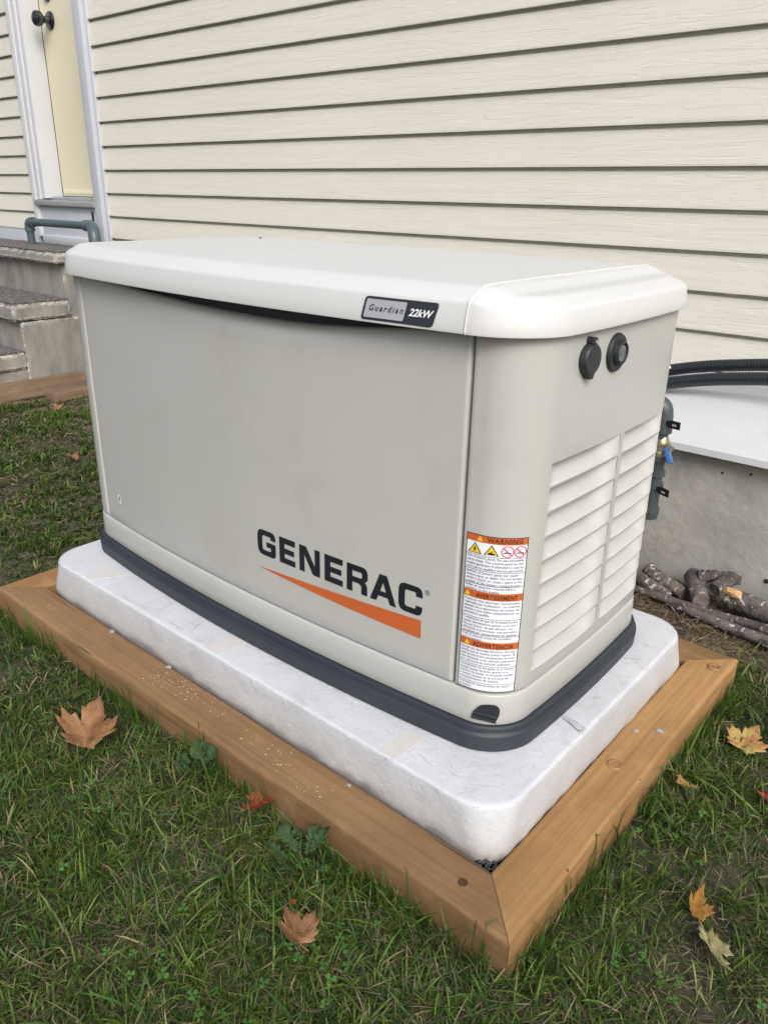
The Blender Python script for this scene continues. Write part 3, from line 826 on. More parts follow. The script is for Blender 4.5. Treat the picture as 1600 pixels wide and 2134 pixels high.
# ---- print on curved surfaces
def text2d(body, size, bold=0.0, align='LEFT', spacing=1.0, shear=0.0):
    cu = bpy.data.curves.new('lettering', 'FONT'); cu.body = body; cu.size = size; cu.align_x = align
    cu.resolution_u = 3; cu.offset = bold; cu.space_character = spacing; cu.shear = shear
    o = bpy.data.objects.new('lettering', cu); COL.objects.link(o)
    dg = bpy.context.evaluated_depsgraph_get(); dg.update()
    me = o.evaluated_get(dg).to_mesh()
    V = [(v.co.x, v.co.y) for v in me.vertices]; F = [tuple(p.vertices) for p in me.polygons]
    o.evaluated_get(dg).to_mesh_clear()
    bpy.data.objects.remove(o); bpy.data.curves.remove(cu)
    return V, F
def poly2d(loops):
    cu = bpy.data.curves.new('shape', 'CURVE'); cu.dimensions = '2D'; cu.fill_mode = 'BOTH'
    for lp in loops:
        sp = cu.splines.new('POLY'); sp.points.add(len(lp)-1); sp.use_cyclic_u = True
        for i, (x, y) in enumerate(lp): sp.points[i].co = (x, y, 0, 1)
    o = bpy.data.objects.new('shape', cu); COL.objects.link(o)
    dg = bpy.context.evaluated_depsgraph_get(); dg.update()
    me = o.evaluated_get(dg).to_mesh()
    V = [(v.co.x, v.co.y) for v in me.vertices]; F = [tuple(p.vertices) for p in me.polygons]
    o.evaluated_get(dg).to_mesh_clear()
    bpy.data.objects.remove(o); bpy.data.curves.remove(cu)
    return V, F
def rpoly(pts, n=6):
    out = []; m = len(pts)
    for i in range(m):
        p = pts[i]; r = p[2] if len(p) > 2 else 0
        if r <= 0: out.append((p[0], p[1])); continue
        P = Vector(p[:2]); A_ = Vector(pts[i-1][:2]); B_ = Vector(pts[(i+1) % m][:2])
        a = P+(A_-P).normalized()*r; b_ = P+(B_-P).normalized()*r
        for k in range(n+1):
            t = k/n; q_ = a*(1-t)**2+P*2*t*(1-t)+b_*t*t; out.append((q_.x, q_.y))
    return out
def merge(parts):
    V, F = [], []
    for (v, f, ox, oy, sx, sy) in parts:
        b_ = len(V); V += [(ox+x*sx, oy+y*sy) for x, y in v]; F += [tuple(i+b_ for i in ff) for ff in f]
    return V, F
def stamp(name, VF, fn, mt, parent):
    V, F = VF
    o = mesh(name, [fn(x, y) for x, y in V], F, mt, parent)
    me = o.data; me.update()
    return o
def on_body(off): return lambda s, z: BODY.pt(s, z, off)
def rect(s0, s1, z0, z1, n=1): 
    V = []; F = []
    for i in range(n+1):
        s = s0+(s1-s0)*i/n; V += [(s, z0), (s, z1)]
    for i in range(n): F.append((2*i, 2*i+2, 2*i+3, 2*i+1))
    return V, F

# large maker's name on the door: seven broad letters, each its own mark
LET = {
 'G': [rpoly([(1, .68), (1, 1, .26), (0, 1, .30), (0, 0, .30), (1, 0, .22), (1, .56), (.50, .56), (.50, .36), (.73, .36), (.73, .21, .04), (.27, .21, .10), (.27, .79, .10), (.73, .79, .06), (.73, .68)])],
 'E': [[(0, 0), (1, 0), (1, .225), (.33, .225), (.33, .39), (.93, .39), (.93, .60), (.33, .60), (.33, .775), (1, .775), (1, 1), (0, 1)]],
 'N': [[(0, 0), (.25, 0), (.25, .66), (.66, 0), (1, 0), (1, 1), (.75, 1), (.75, .34), (.34, 1), (0, 1)]],
 'R': [rpoly([(0, 0), (.27, 0), (.27, .36), (.62, .36, .08), (.70, .28, .06), (.70, 0), (.98, 0), (.98, .38, .10), (.86, .47, .03), (1, .56, .08), (1, 1, .26), (0, 1)]), rpoly([(.27, .57), (.27, .78), (.73, .78, .07), (.73, .57, .07)])],
 'A': [[(0, 0), (.235, 0), (.32, .21), (.68, .21), (.765, 0), (1, 0), (.64, 1), (.36, 1)], [(.395, .40), (.5, .72), (.605, .40)]],
 'C': [rpoly([(1, .66), (1, 1, .26), (0, 1, .30), (0, 0, .30), (1, 0, .26), (1, .34), (.73, .34), (.73, .21, .06), (.27, .21, .10), (.27, .79, .10), (.73, .79, .06), (.73, .66)])],
}
spans = [('G', .0470, .0985), ('E', .1090, .1515), ('N', .1625, .2150), ('E', .2262, .2700), ('R', .2795, .3272), ('A', .3325, .3892), ('C', .3935, .4425)]
LB, LT = 0.2135, 0.2672
logo = None
for ch, a, b_ in spans:
    v, f = poly2d(LET[ch])
    stamp('door_letter', merge([(v, f, a, LB, b_-a, LT-LB)]), on_body(0.0006), M_PRINT, doorp)
V = []; F = []
for k in range(25):
    t = 0.004+0.996*k/24
    V += [(0.0454+0.3965*t, 0.1840-0.0125*t-0.0022*math.sin(PI*t)), (0.0454+0.3955*t, 0.1840+0.0225*t)]
for k in range(24): F.append((2*k, 2*k+2, 2*k+3, 2*k+1))
stamp('orange_swoosh', (V, F), on_body(0.0006), M_ORANGE, doorp)
ring_o = [(0.4515+0.0048*math.cos(a), 0.2628+0.0048*math.sin(a)) for a in np.linspace(0, 2*PI, 25)[:-1]]
ring_i = [(0.4515+0.0040*math.cos(a), 0.2628+0.0040*math.sin(a)) for a in np.linspace(0, 2*PI, 25)[:-1]]
v1, f1 = poly2d([ring_o, ring_i]); v2, f2 = text2d('R', 0.0075, 0.0, 'CENTER')
stamp('registered_mark', merge([(v1, f1, 0, 0, 1, 1), (v2, f2, 0.4515, 0.2602, 1, 1)]), on_body(0.0006), M_PRINT, doorp)
# small lock emblem low on the door
ec, ez = -0.489, 0.1765
eo_ = [(ec+0.0150*math.cos(a), ez+0.0190*math.sin(a)) for a in np.linspace(0, 2*PI, 33)[:-1]]
ei_ = [(ec+0.0118*math.cos(a), ez+0.0152*math.sin(a)) for a in np.linspace(0, 2*PI, 33)[:-1]]
em = stamp('lock_emblem', poly2d([eo_]), on_body(0.0006), M_SEALW, doorp)
stamp('emblem_ring', poly2d([[(ec+(x-ec)*.93, ez+(y-ez)*.93) for x, y in eo_], ei_]), on_body(0.0010), M_GREYP, em)
stamp('emblem_bolt', poly2d([[(ec+.003, ez+.011), (ec-.0045, ez-.0005), (ec-.0005, ez-.0005), (ec-.004, ez-.011), (ec+.005, ez+.002), (ec+.0008, ez+.002)]]), on_body(0.0010), M_PRINT, em)

# warning label wrapped round the front right corner
S0, S1, Z0, Z1 = 0.5185, 0.6160, 0.1135, 0.3930
wl = stamp('warning_label', rect(S0, S1, Z0, Z1, 30), on_body(0.0005), M_WHITEP, endp)
lines = []
def hline(z, th=0.0007): lines.append((*rect(S0, S1, z-th/2, z+th/2, 30), 0, 0, 1, 1))
def vline(s, th=0.0011):
    lines.append((*rect(s, s+th, Z0+0.0009, Z1-0.0009, 1), 0, 0, 1, 1))
hline(Z1-0.0005, 0.0012); hline(Z0+0.0005, 0.0012); vline(S0); vline(S1-0.0011)
heads = [(0.3805, 0.3925, 'WARNING'), (0.2835, 0.2965, 'AVERTISSEMENT'), (0.1948, 0.2075, 'ADVERTENCIA')]
for z in (0.3585, 0.3328, 0.3085, 0.2495, 0.2190, 0.1620, 0.1285): hline(z)
stamp('label_rules', merge(lines), on_body(0.0012), M_PRINT, wl)
for (a, b_, tx) in heads:
    hb = stamp('header_bar', rect(S0+0.0012, S1-0.0012, a, b_, 30), on_body(0.0009), M_ORANGE, wl)
    v, f = text2d(tx, 0.0110, 0.00035, 'CENTER', 1.12)
    ww = max(x for x, y in v)-min(x for x, y in v)
    stamp('header_lettering', merge([(v, f, S0+0.0555+(0.006 if tx == 'WARNING' else 0), a+0.0022, min(1.0, 0.066/ww) if tx != 'WARNING' else 0.95, 1)]), on_body(0.0013), M_BROWNP, wl)
    tx0 = S0+(0.0225 if tx == 'WARNING' else 0.0075 if tx == 'AVERTISSEMENT' else 0.0125)
    stamp('alert_triangle', ([(tx0-0.005, a+0.0022), (tx0+0.005, a+0.0022), (tx0, a+0.0108)], [(0, 1, 2)]), on_body(0.0013), M_YELLOW, wl)
# pictograms
for k, c in enumerate((0.5335, 0.5600)):
    t0 = [(c-0.0120, 0.3605), (c+0.0120, 0.3605), (c, 0.3790)]; cc = (c, 0.3665)
    sc_ = lambda q_, pts: [(cc[0]+(x-cc[0])*q_, cc[1]+(y-cc[1])*q_) for x, y in pts]
    tr_ = stamp('warning_triangle', poly2d([rpoly([(x, y, 0.002) for x, y in t0])]), on_body(0.0009), M_PRINT, wl)
    stamp('triangle_face', (sc_(0.80, t0), [(0, 1, 2)]), on_body(0.0013), M_YELLOW, wl)
    if k == 0: bolt = [(c+.0012, .3735), (c-.0028, .3672), (c-.0004, .3674), (c-.0018, .3622), (c+.0030, .3690), (c+.0008, .3690)]
    else: bolt = [(c-.005, .3622), (c+.006, .3622), (c+.004, .3655), (c+.0012, .3650), (c+.0006, .3700), (c-.0010, .3655), (c-.0045, .3660)]
    stamp('triangle_symbol', poly2d([bolt]), on_body(0.0017), M_PRINT, wl)
for k, c in enumerate((0.5845, 0.6045)):
    cz = 0.3692; R1 = 0.0100
    lo = [(c+R1*math.cos(a), cz+R1*math.sin(a)) for a in np.linspace(0, 2*PI, 29)[:-1]]
    li = [(c+R1*0.82*math.cos(a), cz+R1*0.82*math.sin(a)) for a in np.linspace(0, 2*PI, 29)[:-1]]
    v1, f1 = poly2d([lo, li])
    dg_ = [(c-.0066, cz+.0052), (c-.0052, cz+.0066), (c+.0066, cz-.0052), (c+.0052, cz-.0066)]
    stamp('prohibition_sign', merge([(v1, f1, 0, 0, 1, 1)]), on_body(0.0009), M_RED, wl)
    stamp('prohibition_bar', (dg_, [(3, 2, 1, 0)]), on_body(0.0015), M_RED, wl)
    stamp('prohibition_symbol', rect(c-0.0062, c+0.0050, cz-0.0026, cz-0.0008), on_body(0.0012), M_PRINT, wl)
TXT = [(0.3585, ['Risk of electric shock. No user serviceable', 'parts inside. The control panel for this', 'engine generator is intended to only be', 'serviced by qualified service personnel.']),
       (0.3328, ['Ignition of battery gases can cause', 'severe injury or death. Do not smoke,', 'strike a match or cause a spark in the', 'vicinity of the battery compartment.']),
       (0.3085, ['Refer to operator manual before', 'working on the engine.']),
       (0.2835, ['Risque de choc electrique. Aucune piece', 'reparable par l\'utilisateur. Le controle', 'panneau de ce generateur de moteur est', 'destine a etre utilise uniquement par un', 'personnel qualifie.']),
       (0.2495, ['L\'explosion de gaz de la batterie peut', 'causer des blessures graves ou la mort.', 'Ne pas fumer, ne pas allumer une', 'allumette ni provoquer une etincelle a', 'proximite du compartiment de batterie.']),
       (0.2190, ['Voir le manuel avant de travailler', 'sur le moteur.']),
       (0.1948, ['Riesgo de descarga electrica. No hay', 'piezas que el usuario pueda reparar. El', 'panel de control para este generador de motor', 'esta destinado a ser operado solamente', 'por personal de servicio calificado.']),
       (0.1620, ['La explosion de los gases de la bateria', 'puede causar lesiones graves o la', 'muerte. No fumar, ni encender cerillos', 'o causar chispas en la cercania del', 'compartimiento de bateria.']),
       (0.1285, ['Consulte el manual antes de operar', 'el motor.'])]
parts = []
for (zt, ls) in TXT:
    for i, t in enumerate(ls):
        v, f = text2d(t, 0.0060, 0.00008)
        ww = max(x for x, y in v)
        parts.append((v, f, S0+0.003, zt-0.0056-i*0.0060, min(1.0, 0.090/ww), 1.0))
stamp('label_lettering', merge(parts), on_body(0.0010), M_GREYP, wl)

# badge on the lid skirt
LSK = {}
def on_lid(off):
    base = Surf(-0.0075)
    def fn(s, z):
        p, n_ = base.at(s)
        k = (0.715-z)/0.035          # skirt leans outwards towards its lower edge
        p = p+n_*(off+0.0035*k); return Vector((p.x, p.y, z))
    return fn
def badge_pt(u_, v_):   # u 0..1 along, v 0..1 up, slight slant
    return (0.3335+u_*0.1265+v_*0.0080, 0.6985+v_*0.0340)
def bpoly(pts, r): 
    W_, H_ = 0.1265, 0.0340
    lp = rpoly([(x*W_, y*H_, r) for x, y in pts]); return [badge_pt(x/W_, y/H_) for x, y in lp]
lp = bpoly([(0, 0), (1, 0), (1, 1), (0, 1)], 0.006)
fnb = on_lid(0.0048); fn0 = on_lid(-0.003)
v, f = poly2d([lp])
nb = len(lp)
V = [fn0(*p) for p in lp]+[fnb(*p) for p in lp]
F = [(i, (i+1) % nb, (i+1) % nb+nb, i+nb) for i in range(nb)]
vv = [fnb(*p) for p in v]; F += [tuple(i+2*nb for i in ff) for ff in f]
badge = mesh('badge', V+vv, F, M_BADGE, lid)
def btxt(t, size, bold, u_, v_, sp, hs=1.0):
    vv_, ff_ = text2d(t, size, bold, 'LEFT', sp, 0.18)
    out = []
    for x, y in vv_:
        out.append(badge_pt(u_+x*hs/0.1265, v_+y/0.034))
    return out, ff_
v, f = poly2d([bpoly([(.035, .12), (.60, .12), (.60, .90), (.035, .90)], 0.0025)])
stamp('badge_plate', (v, f), on_lid(0.0053), M_SILVER, badge)
stamp('badge_lettering', btxt('Guardian', 0.0125, 0.00018, 0.085, 0.42, 1.35), on_lid(0.0057), M_PRINT, badge)
stamp('badge_rating', btxt('22kW', 0.0145, 0.00035, 0.655, 0.38, 1.0, 1.03), on_lid(0.0053), M_BADGEW, badge)

# breather port and sight glass on the end panel
def disc_on(name, s, z, prof, mt, parent, n=28, ky=1.0):
    p, n_ = BODY.at(s)
    o = lathe(name, prof, (p.x, p.y, z), n_, mt, parent, n); return o
cap = disc_on('port_cap', 0.7165, 0.652, [(-0.004, 0.023), (0.002, 0.0235), (0.010, 0.0235), (0.0125, 0.0215), (0.013, 0.004)], M_RUBBER, endp)
p_, n_ = BODY.at(0.7165)
disc_on('cap_hinge', 0.7165, 0.6785, [(0.0, 0.0065), (0.012, 0.0065), (0.0128, 0.0045), (0.0128, 0.001)], M_RUBBER, cap, 16)
disc_on('hinge_pin', 0.7165, 0.6785, [(0.0125, 0.0022), (0.0138, 0.002), (0.0138, 0.0005)], M_ALU, cap, 10)
tv = [BODY.pt(0.7165+a*0.010, 0.633-b_, o_) for o_ in (0.001, 0.0115) for a, b_ in ((-1, 0), (1, 0), (0.45, 0.010), (-0.45, 0.010))]
mesh('cap_tab', tv, [(0, 1, 2, 3)[::-1], (4, 5, 6, 7)[::-1], (0, 1, 5, 4), (1, 2, 6, 5), (2, 3, 7, 6), (3, 0, 4, 7)], M_RUBBER, cap)
sg = disc_on('sight_window', 0.8085, 0.6495, [(-0.004, 0.030), (0.002, 0.0305), (0.006, 0.0285), (0.0075, 0.022), (0.0065, 0.0195), (0.0130, 0.0185), (0.0145, 0.0165), (0.013, 0.0145), (0.0105, 0.0140)], M_RUBBER, endp, 36)
disc_on('lens', 0.8085, 0.6495, [(0.0100, 0.0140), (0.0122, 0.0125), (0.0128, 0.006), (0.013, 0.001)], M_GLASS, sg)
disc_on('panel_screw', 1.075, 0.585, [(0, 0.003), (0.0015, 0.0026), (0.002, 0.0005)], M_BADGEW, endp, 10)
# lifting slot in the lower corner: flat dark shape painted for its shaded inside
LOW = Surf(0.0125)
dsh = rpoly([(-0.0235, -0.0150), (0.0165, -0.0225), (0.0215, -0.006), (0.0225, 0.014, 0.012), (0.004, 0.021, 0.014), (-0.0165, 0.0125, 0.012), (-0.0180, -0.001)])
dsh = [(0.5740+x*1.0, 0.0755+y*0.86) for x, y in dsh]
sl_ = stamp('slot_shade', poly2d([dsh]), lambda s, z: LOW.pt(s, z, 0.0018), M_DARK, gen)
tb = [(0.5515, 0.0690), (0.5895, 0.0625), (0.5905, 0.0570), (0.5505, 0.0625)]
tv = [LOW.pt(s, z, o_) for o_ in (-0.002, 0.0070) for s, z in tb]
mesh('rubber_flap', tv, [(4, 5, 6, 7)[::-1], (0, 1, 5, 4), (1, 2, 6, 5), (2, 3, 7, 6), (3, 0, 4, 7)], M_RUBBER, sl_)
tb = [(0.5535, 0.0760), (0.5920, 0.0700), (0.5900, 0.0640), (0.5515, 0.0702)]
tv = [LOW.pt(s, z, o_) for o_ in (-0.002, 0.0042) for s, z in tb]
mesh('rubber_flap', tv, [(4, 5, 6, 7)[::-1], (0, 1, 5, 4), (1, 2, 6, 5), (2, 3, 7, 6), (3, 0, 4, 7)], M_BLACK, sl_)
# small speck on the lid
bm = bmesh.new(); bmesh.ops.create_icosphere(bm, subdivisions=1, radius=0.004)
for v in bm.verts: v.co = Vector((v.co.x*1.6, v.co.y, v.co.z*0.5))+Vector((0.20, 0.60, 0.7605))
o = bm_obj('leaf_crumb', bm, M_L_GOLD, None, True); tag(o, 'tiny dark crumb of leaf on the generator lid', 'debris')

# ------------------------------------------------------------------ gas pipe behind the generator
gas = thing('gas_pipe', 'grey gas pipe with brass valve and black tags behind the generator', 'pipe', (1.165, 1.0, GZ))
GX, GY = 1.160, 1.0
tube('pipe', [(GX, GY, 0.395), (GX, GY, 0.335)], 0.0165, M_GASP, gas, 16)
tube('elbow', bez([(GX, GY, 0.36), (GX, GY, 0.395), (GX-0.008, GY, 0.418), (GX-0.035, GY, 0.425), (GX-0.09, GY-0.01, 0.425)], 6), 0.0205, M_GASP, gas, 16)
lathe('collar', [(0, 0.018), (0.001, 0.023), (0.020, 0.023), (0.021, 0.018)], (GX, GY, 0.355), (0, 0, 1), M_GASP, gas)
lathe('valve_body', [(0, 0.013), (0.004, 0.019), (0.016, 0.020), (0.020, 0.016), (0.030, 0.020), (0.042, 0.021), (0.050, 0.016), (0.060, 0.013)], (GX+0.003, GY, 0.292), (0, 0, 1), M_BRASS, gas, 8)
lathe('valve_stem', [(0, 0.010), (0.012, 0.010), (0.016, 0.007), (0.024, 0.007)], (GX+0.016, GY-0.005, 0.325), (0.8, -0.5, 0), M_BRASS, gas, 8)
hd = box('valve_handle', -0.006, 0.034, -0.007, 0.007, -0.003, 0.003, M_BLUE, None, 0.0025)
hd.parent = gas; hd.location = Vector((GX+0.026, GY-0.020, 0.322))-gas.location; hd.rotation_euler = (0.9, 1.05, -0.35)
tube('pipe', [(GX+0.002, GY, 0.298), (GX+0.002, GY, 0.155)], 0.0165, M_GASP, gas, 16)
for z in (0.285, 0.215, 0.247, 0.150):
    lathe('collar', [(0, 0.017), (0.001, 0.0215), (0.014, 0.0215), (0.015, 0.017)], (GX+0.002, GY, z), (0, 0, 1), M_GASP, gas)
lathe('end_cap', [(0, 0.012), (0.004, 0.019), (0.022, 0.0205), (0.024, 0.018)], (GX+0.002, GY, 0.132), (0, 0, 1), M_GASP, gas)
for (z, dz) in ((0.384, 0.004), (0.221, -0.006)):
    tp = [(0.012, -0.004), (0.026, -0.011), (0.056, -0.010), (0.056, 0.010), (0.030, 0.010), (0.012, 0.004)]
    V = [(GX+x*0.92, GY-0.012-x*0.35+e, z+y*0.9+dz*x*8) for e in (0, 0.002) for x, y in tp]
    q = len(tp)
    tg = mesh('tag', V, [tuple(range(q)), tuple(range(2*q-1, q-1, -1))]+[(i, i+q, (i+1) % q+q, (i+1) % q) for i in range(q)], M_TAG, gas)
    V = [(GX+x*0.92, GY-0.0135-x*0.35, z+y*0.9+dz*x*8) for x, y in ((0.030, -0.004), (0.039, -0.003), (0.039, 0.003), (0.030, 0.003))]
    v, f = text2d('OFF' if z > 0.3 else 'ON', 0.0075, 0.0002)
    mesh('tag_lettering', [(GX+(0.033+x)*0.92, GY-0.0140-(0.033+x)*0.35, z-0.003+y*0.9+dz*(0.033+x)*8) for x, y in v], f, M_BADGEW, tg)

# ------------------------------------------------------------------ black flexible conduits
def conduit(pts, r, label):
    P = bez(pts, 110); acc = [0.0]
    for i in range(1, len(P)): acc.append(acc[-1]+(P[i]-P[i-1]).length)
    rad = [r*(1+0.020*math.sin(2*PI*a/0.0090)) for a in acc]
    o = tube('flexible_conduit', P, rad, M_COND, None, 18, sharp=180)
    tag(o, label, 'conduit', 'black conduits along the wall')
conduit([(0.55, 1.44, 0.28), (0.80, 1.49, 0.345), (0.98, 1.535, 0.400), (1.14, 1.545, 0.434), (1.32, 1.545, 0.455), (1.7, 1.545, 0.46), (2.6, 1.55, 0.40)], 0.0175, 'upper black corrugated conduit resting along the white skirt')
conduit([(0.50, 1.40, 0.25), (0.80, 1.445, 0.315), (1.0, 1.485, 0.372), (1.16, 1.495, 0.406), (1.34, 1.495, 0.426), (1.7, 1.495, 0.43), (2.6, 1.50, 0.36)], 0.0185, 'lower black corrugated conduit nearer the viewer, over the white skirt')

# ------------------------------------------------------------------ branches by the wall
def log(name, label, pts, r0, r1, mt, n=14, jit=0.16, cat='branch', seg=14):
    P = bez(pts, seg); m = len(P); rs = random.Random(len(label)*7)
    P = [p+Vector((rs.uniform(-1, 1), rs.uniform(-1, 1), rs.uniform(-1, 1)))*r0*0.015 for p in P]
    rad = [0.84*(r0+(r1-r0)*i/(m-1))*(1+rs.uniform(-0.03, 0.03)) for i in range(m)]
    o = tube(name, P, rad, mt, None, n, jit, rs, 60)
    return tag(o, label, cat)
log('branch', 'long thin branch lying nearest the pad corner, spotted with pale lichen', [(1.20, 1.148, -0.150), (1.346, 1.121, -0.149), (1.468, 1.107, -0.148), (1.80, 1.06, -0.150)], 0.0150, 0.0200, M_BARK)
log('branch', 'slender straight dark branch lying behind the lichened one', [(1.02, 1.155, -0.150), (1.104, 1.149, -0.146), (1.255, 1.140, -0.140), (1.363, 1.138, -0.135), (1.457, 1.140, -0.132), (1.85, 1.12, -0.14)], 0.0115, 0.0145, M_BARK2)
log('branch', 'thick grey log running right along the foundation with a broken end', [(1.325, 1.232, -0.122), (1.433, 1.217, -0.126), (1.60, 1.20, -0.130), (2.0, 1.16, -0.135)], 0.033, 0.040, M_BARK, 16, 0.13)
log('branch', 'stubby forked log pointing at the pad, its cut end showing', [(1.215, 1.275, -0.112), (1.245, 1.215, -0.118), (1.278, 1.160, -0.125)], 0.031, 0.027, M_BARK, 16, 0.14)
log('branch', 'short upturned stub of branch with a round cut face atop the pile', [(1.315, 1.275, -0.085), (1.305, 1.240, -0.090), (1.295, 1.200, -0.098)], 0.024, 0.022, M_BARK2, 14, 0.14)
log('branch', 'ragged peeling bark log lying across the top of the pile', [(1.235, 1.235, -0.095), (1.28, 1.262, -0.088), (1.335, 1.285, -0.090)], 0.022, 0.015, M_BARK2, 12, 0.45)
log('branch', 'lichen covered short log beside the generator base', [(1.04, 1.225, -0.132), (1.11, 1.195, -0.140), (1.186, 1.168, -0.146)], 0.024, 0.020, M_BARK, 14, 0.13)
log('branch', 'lichen spotted log behind the short one next to the foundation', [(1.09, 1.255, -0.128), (1.15, 1.225, -0.134), (1.217, 1.203, -0.140)], 0.024, 0.021, M_BARK, 14, 0.13)
log('twig', 'thin forked twig crossing the straw by the branches', [(1.19, 1.155, -0.150), (1.25, 1.09, -0.158), (1.312, 1.017, -0.162)], 0.0035, 0.002, M_BARK2, 8, 0.1, 'twig')
bm = bmesh.new(); bmesh.ops.create_icosphere(bm, subdivisions=2, radius=0.022)
rs = random.Random(2)
for v in bm.verts: v.co = Vector((v.co.x*1.3, v.co.y*0.7, v.co.z*0.55))*rs.uniform(0.7, 1.2)+Vector((1.337, 1.212, -0.098))
o = bm_obj('wood_splinter', bm, M_HEART, None, True, 20); tag(o, 'torn patch of orange bare wood on the broken log end', 'wood')

# ------------------------------------------------------------------ chips and sawdust on the timber
def pebble(x, y, z, r, label, mt=None, cat='chip'):
    bm = bmesh.new(); bmesh.ops.create_icosphere(bm, subdivisions=2, radius=r)
    rs = random.Random(int(x*1000)+int(y*777))
    for v in bm.verts: v.co = Vector((v.co.x*1.3, v.co.y*0.9, v.co.z*0.6))*rs.uniform(0.75, 1.2)+Vector((x, y, z+r*0.4))
    o = bm_obj('concrete_chip', bm, mt or M_CHIP, None, True, 25); tag(o, label, cat)
pebble(1.395, 0.470, ZT, 0.0050, 'small grey chip on the right timber near the pad edge')
pebble(1.432, 0.500, ZT, 0.0062, 'larger blue grey chip in the middle of the right timber')
pebble(0.325, -0.008, ZT, 0.0060, 'grey chip where the pad meets the front timber, towards its far end')
pebble(0.545, -0.006, ZT, 0.0058, 'dark grey chip at the pad foot above the timber crack')
pebble(1.083, -0.010, ZT, 0.0035, 'tiny pale chip on the front timber below the pad corner')
def sawdust():
    V, F = [], []; rs = random.Random(6)
    cl = [(0.565, -0.045, 0.02, 0.016, 60), (0.64, -0.030, 0.03, 0.012, 60), (0.70, -0.030, 0.04, 0.014, 26), (0.95, -0.045, 0.06, 0.018, 30), (1.02, -0.055, 0.03, 0.014, 34), (0.83, -0.035, 0.08, 0.02, 20), (0.08, -0.05, 0.05, 0.02, 25)]
    for (cx, cy, sx, sy, k) in cl:
        for _ in range(k):
            x = rs.gauss(cx, sx); y = rs.gauss(cy, sy)
            if not (-0.075 < y < -0.004): continue
            r = 0.0004+0.0020*rs.random()**3; a = rs.uniform(0, 6); z = ZT+0.0022; b_ = len(V)
            for q_ in range(4):
                V.append((x+r*math.cos(a+q_*PI/2)*rs.uniform(0.6, 1.6), y+r*math.sin(a+q_*PI/2)*rs.uniform(0.5, 1), z+rs.uniform(0, 0.0006)))
            V.append((x, y, z+0.0012))
            F += [(b_, b_+1, b_+4), (b_+1, b_+2, b_+4), (b_+2, b_+3, b_+4), (b_+3, b_, b_+4)]
    o = mesh('sawdust', V, F, M_SAW); tag(o, 'pale sawdust scattered on the front timber', 'sawdust', kind='stuff')
sawdust()

# ------------------------------------------------------------------ grass
def vnoise(x, y, seed=0):
    r = np.random.default_rng(seed); out = np.zeros_like(x)
    for k in range(9):
        fx, fy = r.normal(0, 1, 2)*(2.0+k*1.1); out += np.sin(fx*x+fy*y+r.uniform(0, 6.28))/(1+0.25*k)
    return out/3.2
def blocked(x, y):
    fr = (x > -WT-0.003) & (x < LP+WT+0.003) & (y > -WT-0.003) & (y < DP+WT+0.003)
    st_ = (x < XS+0.06) & (y > 0.62)
    return fr | st_ | (y > np.where(x > -1.62, 1.305, 1.55))
def lawn_weight(x, y):
    wgt = np.ones_like(x)
    nn = vnoise(x*0.8, y*0.8, 3)
    edge = 0.98+0.10*nn
    right = 1/(1+np.exp((y-np.where(x > 1.2, 1.00, 0.93)-0.06*nn)*28))
    left = np.where(x < 0.1, 1/(1+np.exp((y-1.15-0.08*nn)*22)), right)
    wgt = np.where(x < 0.1, left, right)
    # bare strip close to the back-left corner of the pad
    wgt *= 1-0.75*np.exp(-(((x+0.12)/0.16)**2+((y-0.32)/0.35)**2))
    # bare mulch patch near the right edge
    wgt *= 1-0.75*np.exp(-(((x-1.80)/0.10)**2+((y-0.35)/0.10)**2))
    wgt *= np.clip(0.80+0.70*vnoise(x*1.9, y*1.9, 5), 0.30, 1)
    return wgt
CAMP = np.array([CAM.x, CAM.y])
